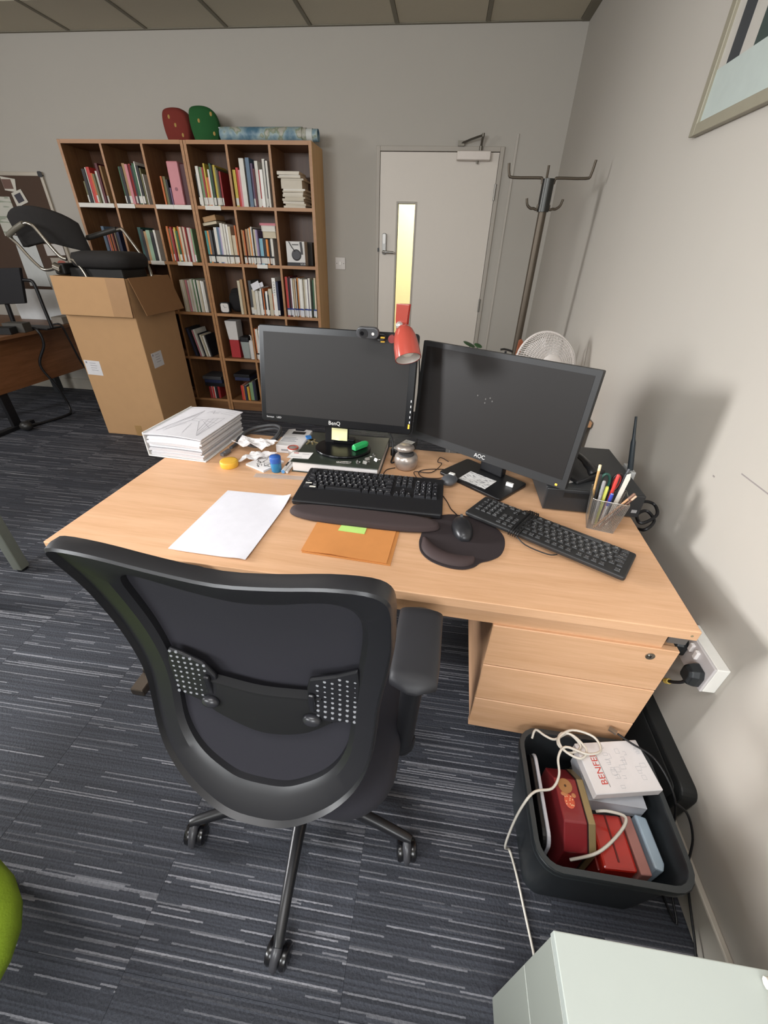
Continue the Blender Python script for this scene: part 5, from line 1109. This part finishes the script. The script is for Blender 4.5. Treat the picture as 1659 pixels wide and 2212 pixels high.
# ------------------------------------------------------------ side table with fan behind the right hand monitor
st = thing('side_table', 'oak effect table against the right wall behind the angled monitor', 'table', (1.40, 1.5, 0))
MB().box(1.08, 1.742, 1.235, 1.74, .705, .73).build('table_top', wood('b98a60', 'cfa27a', 0), st, bevel=.002, world=True)
for x in (1.11, 1.70):
    for y in (1.27, 1.70): MB().box(x - .018, x + .018, y - .018, y + .018, 0, .705).build('leg', GREYP, st, world=True)
fn = thing('desk_fan', 'white desk fan with wire guard behind the angled monitor', 'fan', (1.512, 1.52, .7305))
WH = mat('dcd5d0', .4)
MB().lathe([(.09, 0), (.092, .008), (.06, .022), (.02, .03)], 30).build('base', WH, fn, smooth=True); MB().cyl((0, 0, .02), (0, .03, .14), .014).build('stand', WH, fn, smooth=True)
Mf = T(.02, 0, .175) @ RZ(.35) @ RX(-.28)   # local -y faces the viewer
gm = MB()
def ring(r, y, th): gm.tube([(r * math.cos(a), y, r * math.sin(a)) for a in [2 * PI * k / 48 for k in range(48)]], th, 6, True, M=Mf)
for r, y in ((.155, -.035), (.143, -.041), (.13, -.047), (.118, -.051), (.105, -.055), (.092, -.058), (.08, -.06), (.068, -.061), (.155, .035), (.11, .05)): ring(r, y, .0011)
for k in range(96):
    a = 2 * PI * k / 96; c_, s_ = math.cos(a), math.sin(a)
    gm.tube([(.055 * c_, -.062, .055 * s_), (.105 * c_, -.055, .105 * s_), (.15 * c_, -.038, .15 * s_), (.168 * c_, 0, .168 * s_)], .0012, 3, M=Mf)
    if k % 2: gm.tube([(.05 * c_, .055, .05 * s_), (.12 * c_, .048, .12 * s_), (.168 * c_, 0, .168 * s_)], .0009, 3, M=Mf)
gm.build('wire_guard', WH, fn, stuff=True)
gm = MB(); ring(.170, 0, .006); gm.build('guard_rim', WH, fn, smooth=True)
MB().lathe([(.050, 0), (.060, .004), (.056, .010), (.03, .014)], 36, Mf @ T(0, -.058, 0) @ RX(PI / 2)).build('hub_cover', WH, fn, smooth=True)
MB().lathe([(.045, 0), (.05, .03), (.04, .10), (.015, .12)], 24, Mf @ T(0, .03, 0) @ RX(-PI / 2)).build('motor', WH, fn, smooth=True)
for k in range(3):
    rows = []
    for i in range(6):
        r = .03 + .11 * i / 5; rows.append([(r * math.cos(a), .012 * math.sin((a - k * 2.094) * 2.2), r * math.sin(a)) for a in [k * 2.094 + (-.45 + .9 * j / 5) for j in range(6)]])
    MB().sheet(rows, 0, Mf).build('blade', mat('cfcac6', .4), fn, smooth=True)
pl = thing('potted_plant', 'small green plant whose round leaves rise above the angled monitor', 'plant', (1.17, 1.46, .7305))
MB().lathe([(.04, 0), (.055, .09), (.058, .095), (.05, .095), (.045, .085)], 24).build('pot', mat('a6593a', .8), pl, smooth=True)
LEAF = mat('2c4a2a', .45, var=.15)
for k, (dx, dy, h, r, rz) in enumerate(((-.035, .02, .275, .034, .2), (.008, .0, .275, .022, -.5), (.05, .05, .20, .03, .8), (-.03, -.04, .18, .03, 1.5), (.02, -.05, .15, .026, 2.2), (-.06, .0, .16, .028, 3.0))):
    MB().tube([(0, 0, .08), (dx * .4, dy * .4, h * .7), (dx, dy, h)], .002, 6, smooth=4).build('stem', LEAF, pl, smooth=True)
    MB().ball((0, 0, 0), r, r * .8, .004, 8, M=T(dx, dy, h) @ RZ(rz) @ RY(.35) @ RX(.2)).build('leaf', LEAF, pl, smooth=True)
t = thing('hole_punch_handle', 'black T shaped handle poking above the angled monitor', 'handle', (1.322, 1.48, .7305))
MB().cyl((0, 0, 0), (0, 0, .010), .03, n=20).build('foot', BLACK, t); MB().cyl((0, 0, .01), (-.003, 0, .252), .0055).build('stem', BLACK, t, smooth=True); MB().tube([(-.030, 0, .258), (-.01, 0, .261), (.02, 0, .255), (.032, 0, .25)], .007, 8, smooth=3, flat=.7).build('crossbar', BLACK, t, smooth=True)
t = thing('wooden_brush', 'brown wooden handle sticking up beside the white fan', 'brush', (1.400, 1.66, .7325), (0, .05, 0))
MB().box(-.02, .02, -.03, .03, 0, .03).build('brush_head', mat('4a3524', .8), t); MB().prism([(-.009, .03), (.009, .03), (.014, .27), (.004, .282), (-.010, .275)], -.007, .007, RX(PI / 2)).build('handle', mat('8a4a2c', .5), t, bevel=.002)
# ------------------------------------------------------------ tall cardboard box with an upholstered chair stood in it
bx = thing('cardboard_box', 'tall open brown cardboard box with flaps folded out, holding a chair', 'box', (-1.488, 2.235, 0))
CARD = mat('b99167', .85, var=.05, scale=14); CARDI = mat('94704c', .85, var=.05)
x0, x1, y0, y1, H = -1.767, -1.21, 2.235, 2.735, 1.172
MB().box(x0, x1, y0, y0 + .006, 0, H).box(x0, x1, y1 - .006, y1, 0, H).box(x0, x0 + .006, y0, y1, 0, H).box(x1 - .006, x1, y0, y1, 0, H).box(x0, x1, y0, y1, 0, .006).build('box_body', CARD, bx, bevel=.004, seg=1, world=True)
Mfl = T(x0, y0, H) @ RX(-.08)
MB().box(-.004, .557, -.012, -.005, -.243, .004, Mfl).build('front_flap', CARD, bx, bevel=.002, seg=1, world=True)
MB().box(.415, .560, -.0135, -.0125, -.240, .0, Mfl).build('tape_strip', mat('a67f57', .5), bx, world=True)
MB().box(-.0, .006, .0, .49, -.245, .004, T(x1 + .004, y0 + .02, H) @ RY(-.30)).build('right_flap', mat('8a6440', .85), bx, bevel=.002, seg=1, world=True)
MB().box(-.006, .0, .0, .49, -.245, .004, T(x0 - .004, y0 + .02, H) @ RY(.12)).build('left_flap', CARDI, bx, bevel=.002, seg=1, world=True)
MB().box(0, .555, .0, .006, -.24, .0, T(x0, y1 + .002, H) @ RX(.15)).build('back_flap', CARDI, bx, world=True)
for M, nm in ((T(-1.690, y0 - .0008, .555) @ RX(PI / 2) @ RZ(-.03), 'front'), (T(x1 + .0008, y0 + .12, .62) @ RZ(PI / 2) @ RX(PI / 2) @ RZ(.03), 'side')):
    lb_ = MB().box(-.065, .065, -.06, .05, -.0004, .0004, M).build('address_label', mat('d6d3d4', .7), bx, world=True, label='white address label on the %s of the box' % nm)
    m = MB(); m.prism([(-.055, .028), (-.040, .028), (-.040, .040), (-.050, .044)], .0004, .0007, M)
    for i in range(4): m.box(-.02, .03 + .006 * (i % 2), .030 - i * .018, .033 - i * .018, .0004, .0007, M)
    m.build('label_print', mat('8a8890', .7), lb_, world=True)
MB().box(-1.50, -1.44, y0 - .0010, y0 + .0, 0.0, .09).build('tape_tail', mat('a98557', .4), bx, world=True)
vc = thing('visitor_chair', 'black upholstered chair with chrome frame standing in the cardboard box', 'chair', (-1.56, 2.47, 1.0))
CHF = mat('201d1c', .85, var=.15, bump=.3); CHR = mat('9a948a', .25, .9)
# curved back pad to the left, seat pad to the right
rows = []
for i in range(9):
    v_ = i / 8; rows.append([])
    for k in range(13):
        u_ = k / 12; a = (u_ - .5) * 1.35
        e_ = 1 - .28 * abs(2 * u_ - 1) ** 3
        z = 1.345 + .02 * u_ + (.205 * e_) * v_ + .018 * (1 - abs(2 * u_ - 1))
        x = -1.665 - .36 * u_ - .02 * v_; y = 2.30 + .30 * math.sin(PI * (1 - u_)) * .0 + .06 * abs(2 * u_ - 1) ** 2 + .16 * (1 - u_)
        rows[-1].append((x, y - .02 * v_, z - .03 * (1 - v_) * abs(2 * u_ - 1)))
m = MB(); n = len(rows[0])
bk = [[(x + .012, y + .040, z) for x, y, z in r] for r in rows]
ringsv = []
for k in range(13): ringsv.append([r[k] for r in rows] + [r[k] for r in reversed(bk)])
m.loft(ringsv); m.build('back_pad', CHF, vc, smooth=1.2, bevel=.006, world=True)
sp_ = [[(-1.455 + .215 * sx, 2.47 + .185 * sy, z) for sx, sy in rrect(2 * s_, 2 * s_, .55 * s_, 6)] for z, s_ in ((1.225, .88), (1.24, 1), (1.285, 1.02), (1.315, .96), (1.328, .7))]
MB().loft(sp_).build('seat_pad', CHF, vc, smooth=1.0, world=True)
# chrome arms: front (near) and far side loops
for y, dx in ((2.285, 0), (2.62, .36)):
    far = y > 2.5
    m = MB()
    if not far:
        m.tube([(-2.040, 2.30, 1.405), (-1.96, 2.285, 1.438), (-1.865, 2.28, 1.474), (-1.83, 2.28, 1.472), (-1.80, 2.28, 1.452), (-1.74, 2.285, 1.355), (-1.70, 2.295, 1.290), (-1.665, 2.305, 1.275)], .0115, 10, smooth=4)
        m.tube([(-2.045, 2.30, 1.40), (-2.0, 2.30, 1.355), (-1.94, 2.30, 1.27), (-1.885, 2.30, 1.215), (-1.84, 2.30, 1.205), (-1.79, 2.31, 1.215)], .0105, 10, smooth=4)
    else:
        m.tube([(-1.70, 2.60, 1.40), (-1.56, 2.61, 1.43), (-1.43, 2.62, 1.462), (-1.40, 2.62, 1.455), (-1.35, 2.62, 1.38), (-1.30, 2.62, 1.30), (-1.28, 2.61, 1.28)], .0115, 10, smooth=4)
    m.build('chrome_arm', CHR, vc, smooth=True, world=True)
    if not far: MB().tube([(-2.042, 2.298, 1.404), (-1.96, 2.283, 1.440), (-1.875, 2.279, 1.474)], .017, 8, smooth=3).build('arm_pad', mat('6f6a5e', .4), vc, smooth=True, world=True)
    else: MB().tube([(-1.69, 2.60, 1.404), (-1.56, 2.61, 1.436), (-1.45, 2.62, 1.464)], .017, 8, smooth=3).build('arm_pad', mat('2b2824', .5), vc, smooth=True, world=True)
for p in ([(-1.625, 2.30, 1.275), (-1.60, 2.30, 1.26), (-1.555, 2.30, 1.19), (-1.53, 2.30, 1.02), (-1.52, 2.30, .80)], [(-1.285, 2.60, 1.285), (-1.265, 2.60, 1.26), (-1.235, 2.58, 1.17), (-1.23, 2.56, 1.0)], [(-1.70, 2.62, 1.27), (-1.71, 2.63, 1.1), (-1.71, 2.63, .8)]):
    MB().tube(p, .0115, 10, smooth=4).build('chrome_leg', CHR, vc, smooth=True, world=True)
MB().box(-1.76, -1.68, 2.27, 2.60, 1.18, 1.25).box(-1.70, -1.28, 2.32, 2.60, 1.10, 1.225).build('seat_frame', mat('171513', .6), vc, bevel=.012, world=True)
MB().cyl((-1.745, 2.272, 1.232), (-1.70, 2.272, 1.215), .026, n=20).cyl((-1.745, 2.258, 1.222), (-1.70, 2.258, 1.205), .014, n=20).build('pivot_fitting', CHR, vc, smooth=True, world=True)
MB().cyl((-1.50, 2.47, .02), (-1.50, 2.47, 1.12), .03, n=16).box(-1.72, -1.28, 2.44, 2.50, .007, .04).build('post_and_foot', mat('1a1817', .5), vc, world=True)

# ------------------------------------------------------------ far left: pin board, papers, second desk and its clutter
pb = thing('pin_board', 'brown pin board in a pale aluminium frame on the back wall', 'board', (-3.05, YB, 1.43))
y = YB - .018
MB().box(-3.70, -2.51, y, YB - .001, .88, 1.835).build('felt_panel', mat('4d3b30', .95, bump=.2), pb, world=True)
ALU = mat('b3aa9c', .4, .3)
MB().box(-3.72, -2.497, y - .004, YB - .001, 1.835, 1.862).box(-3.72, -2.497, y - .004, YB - .001, .855, .88).box(-2.522, -2.497, y - .0042, YB - .001, .855, 1.845).build('frame', ALU, pb, world=True, bevel=.002)
MB().prism(rrect(.04, .04, .012), 0, .004, T(-2.512, y - .004, 1.847) @ RX(PI / 2)).build('corner_cap', BLACK, pb, world=True)
y -= .002
def pinned(name, label, poly, m, cat_='paper', dy=0):
    c_ = V((sum(p[0] for p in poly) / len(poly), 0, sum(p[1] for p in poly) / len(poly)))
    o = MB().prism([(p[0] - c_.x, p[1] - c_.z) for p in poly], 0, .001, RX(PI / 2)).build(name, m); o.location = (c_.x, y - dy, c_.z); return tag(o, label, cat_)
pinned('list_sheet', 'long white sheet of typed rows pinned at the left of the board', [(-3.08, 1.40), (-2.885, 1.425), (-2.885, 1.69), (-3.08, 1.69)], print_material('rows', 'c5c3b8', '9aa08f', 3, 34, .56))
o = pinned('photo_print', 'upper photo with a white border on the pin board', [(-2.90, 1.735), (-2.795, 1.722), (-2.765, 1.812), (-2.90, 1.83)], mat('cfc9bd', .5), 'photo', .0015)
MB().box(-.058, .030, -.0020, -.0012, -.030, .036).build('picture', mat('6a4d42', .5), o)
o = pinned('photo_print', 'tilted lower photo with a white border on the pin board', [(-2.84, 1.615), (-2.715, 1.655), (-2.745, 1.745), (-2.85, 1.715)], mat('cfc9bd', .5), 'photo', .003)
MB().box(-.035, .035, -.0020, -.0012, -.030, .030, RY(-.3)).build('picture', mat('3b3740', .5), o)
pinned('paper_sheet', 'plain white sheet pinned low on the board behind the visitor chair', [(-2.72, 1.255), (-2.53, 1.265), (-2.53, 1.355), (-2.72, 1.345)], mat('c9c4bf', .8))
o = pinned('picture_card', 'card with a red shape pinned below the plain sheet', [(-2.70, 1.09), (-2.53, 1.10), (-2.53, 1.245), (-2.70, 1.24)], mat('a39a8e', .7), 'card')
MB().ball((.02, -.0016, .02), .05, .0006, .035, 8).build('red_shape', mat('a85a4c', .6), o)
pinned('paper_sheet', 'large pale sheet hanging over the left of the board', [(-3.02, 1.0), (-2.80, 1.0), (-2.80, 1.38), (-3.0, 1.41)], mat('c6c8c6', .8), dy=.002)
pinned('wall_chart', 'grey and white chart pinned at the bottom of the board', [(-2.79, .90), (-2.64, .90), (-2.66, 1.14), (-2.80, 1.14)], print_material('chart', 'aaa79f', '77756f', 14, 10, .6), 'chart', .001)
ld = thing('side_desk', 'second wooden desk with brown panel at the far left', 'desk', (-2.9, 2.75, 0))
MB().box(-3.60, -2.44, 2.20, 3.27, .705, .73).build('desk_top', wood('6b4a33', '825c40', 1), ld, bevel=.002, world=True)
MB().box(-2.575, -2.557, 2.05, 3.25, .30, .705).build('side_panel', wood('6d4527', '85583a', 1), ld, world=True)
for yy in (2.3, 3.1):
    l_ = MB().box(-3.0, -2.94, yy - .03, yy + .03, .03, .705).build('leg', DGREY, ld, world=True)
MB().box(-2.60, -2.55, 1.95, 2.33, 0, .03).build('foot_bar', BLACK, ld, bevel=.004, world=True)
MB().box(-2.595, -2.565, 2.15, 2.22, .03, .705).build('leg', BLACK, ld, world=True)
cn = thing('black_monitor', 'black monitor turned away on a bent tube frame, on the far left desk', 'monitor', (-2.60, 2.70, .7305))
MB().prism([(-2.98, .892), (-2.525, .926), (-2.445, 1.188), (-2.98, 1.16)], 0, .03, T(0, 2.71, 0) @ RX(PI / 2)).build('back_panel', mat('18171b', .7), cn, bevel=.006, world=True)
MB().tube([(-2.53, 2.70, 1.095), (-2.43, 2.70, 1.098), (-2.385, 2.70, 1.075), (-2.38, 2.70, .90), (-2.375, 2.70, .742)], .013, 8, smooth=4).tube([(-2.72, 2.70, .91), (-2.735, 2.70, .742)], .018, 8).build('tube_frame', BLACK, cn, smooth=True, world=True)
MB().box(-2.80, -2.36, 2.63, 2.78, .7305, .743).build('base_plate', BLACK, cn, bevel=.003, world=True)
def slab(name, label, cat_, loc, size, rz, m, rx=0, bevel=.002):
    o = MB().box(-size[0] / 2, size[0] / 2, -size[1] / 2, size[1] / 2, 0, size[2]).build(name, m, None, bevel=bevel, seg=1); o.location = loc; o.rotation_euler = (rx, 0, rz); return tag(o, label, cat_)
slab('white_tray', 'bright white tray standing upright at the back of the second desk', 'tray', (-2.78, 3.12, .7305), (.55, .03, .26), .05, mat('d8dadb', .4))
slab('document_wallet', 'pale grey wallet leaning beside the white tray on the second desk', 'wallet', (-2.49, 3.22, .7305), (.09, .03, .18), .1, mat('b5b5b3', .6))
slab('black_case', 'long black case lying on the second desk', 'case', (-2.62, 2.38, .7305), (.32, .10, .05), .3, mat('1a1a1b', .5))
slab('yellow_note', 'small yellow note pad on the black case', 'note pad', (-2.585, 2.36, .781), (.05, .05, .008), .3, mat('c9c04a', .7))
slab('grey_box', 'grey machine box on the second desk behind the black case', 'box', (-2.52, 2.52, .7305), (.16, .10, .07), .2, mat('4d4a45', .6))
slab('paper_stack', 'stack of crumpled papers near the end of the second desk', 'paper', (-2.52, 3.00, .7305), (.10, .16, .06), .1, mat('8d857b', .8))
wire('hanging_cable', 'black cable hanging down the panel of the second desk', 'cable', [(-2.50, 2.85, .74), (-2.43, 2.86, .735), (-2.42, 2.88, .6), (-2.43, 2.93, .40), (-2.40, 2.98, .22), (-2.33, 3.0, .03), (-2.25, 2.85, .010), (-2.22, 2.7, .010)], .008, BLACK, 6, (-2.50, 2.85, .74))
wire('thick_cable', 'thick black cable with an inline plug hanging from the second desk', 'cable', [(-2.52, 2.61, .743), (-2.43, 2.60, .738), (-2.42, 2.60, .62), (-2.50, 2.56, .45), (-2.46, 2.60, .25), (-2.44, 2.62, .04), (-2.40, 2.5, .014), (-2.50, 2.2, .014)], .011, BLACK, 6, (-2.52, 2.61, .743))
o = MB().ball((0, 0, .04), .05, .045, .04, 8).build('cable_block', mat('2b2a29', .4), None, smooth=True); o.location = (-2.46, 2.16, 0); tag(o, 'round black power block on the carpet by the second desk', 'adapter')
slab('floor_box', 'grey plastic strip box on the carpet under the second desk', 'box', (-2.33, 3.20, 0.0005), (.5, .12, .06), .0, mat('565350', .6))
slab('white_folder', 'white folder lying on the strip box behind the cardboard box', 'folder', (-2.28, 3.20, .061), (.34, .14, .012), .1, mat('a8a49e', .7))
# grey legged table at the left whose foot shows
gt = thing('grey_stand', 'small stand at the left edge of which only a grey steel leg shows', 'stand', (-1.15, .53, 0))
LG = mat('85887f', .4, .3)
for x, yy in ((-.985, .575), (-1.40, .575), (-.985, .33), (-1.40, .33)):
    l_ = MB().box(x - .024, x + .024, yy - .024, yy + .024, .012, .705).build('leg', LG, gt, world=True, bevel=.003, seg=1); MB().cyl((x, yy, 0), (x, yy, .013), .022, n=14).build('foot_cap', BLACK, l_, world=True)
MB().box(-1.43, -.955, .30, .605, .705, .73).build('top_panel', GREYP, gt, world=True)
# lime green stool at the lower left edge
gs = thing('lime_seat', 'lime green upholstered seat whose edge shows at the lower left, backrest added out of view', 'armchair', (0.11, -.70, 0))
GRN = mat('7f9a1e', .9, var=.12, bump=.3)
MB().ball((-.10, 0, .30), .307, .20, .08, 14, .8).build('seat', GRN, gs, smooth=True)
MB().ball((-.46, 0, .52), .09, .34, .30, 12, .6).build('unseen_backrest', GRN, gs, smooth=True)  # unseen back added to shade the floor by the camera
for x in (-.42, -.12):
    for yy in (-.2, .2): MB().cyl((x, yy, 0), (x, yy, .24), .014).build('leg', DGREY, gs, smooth=True)
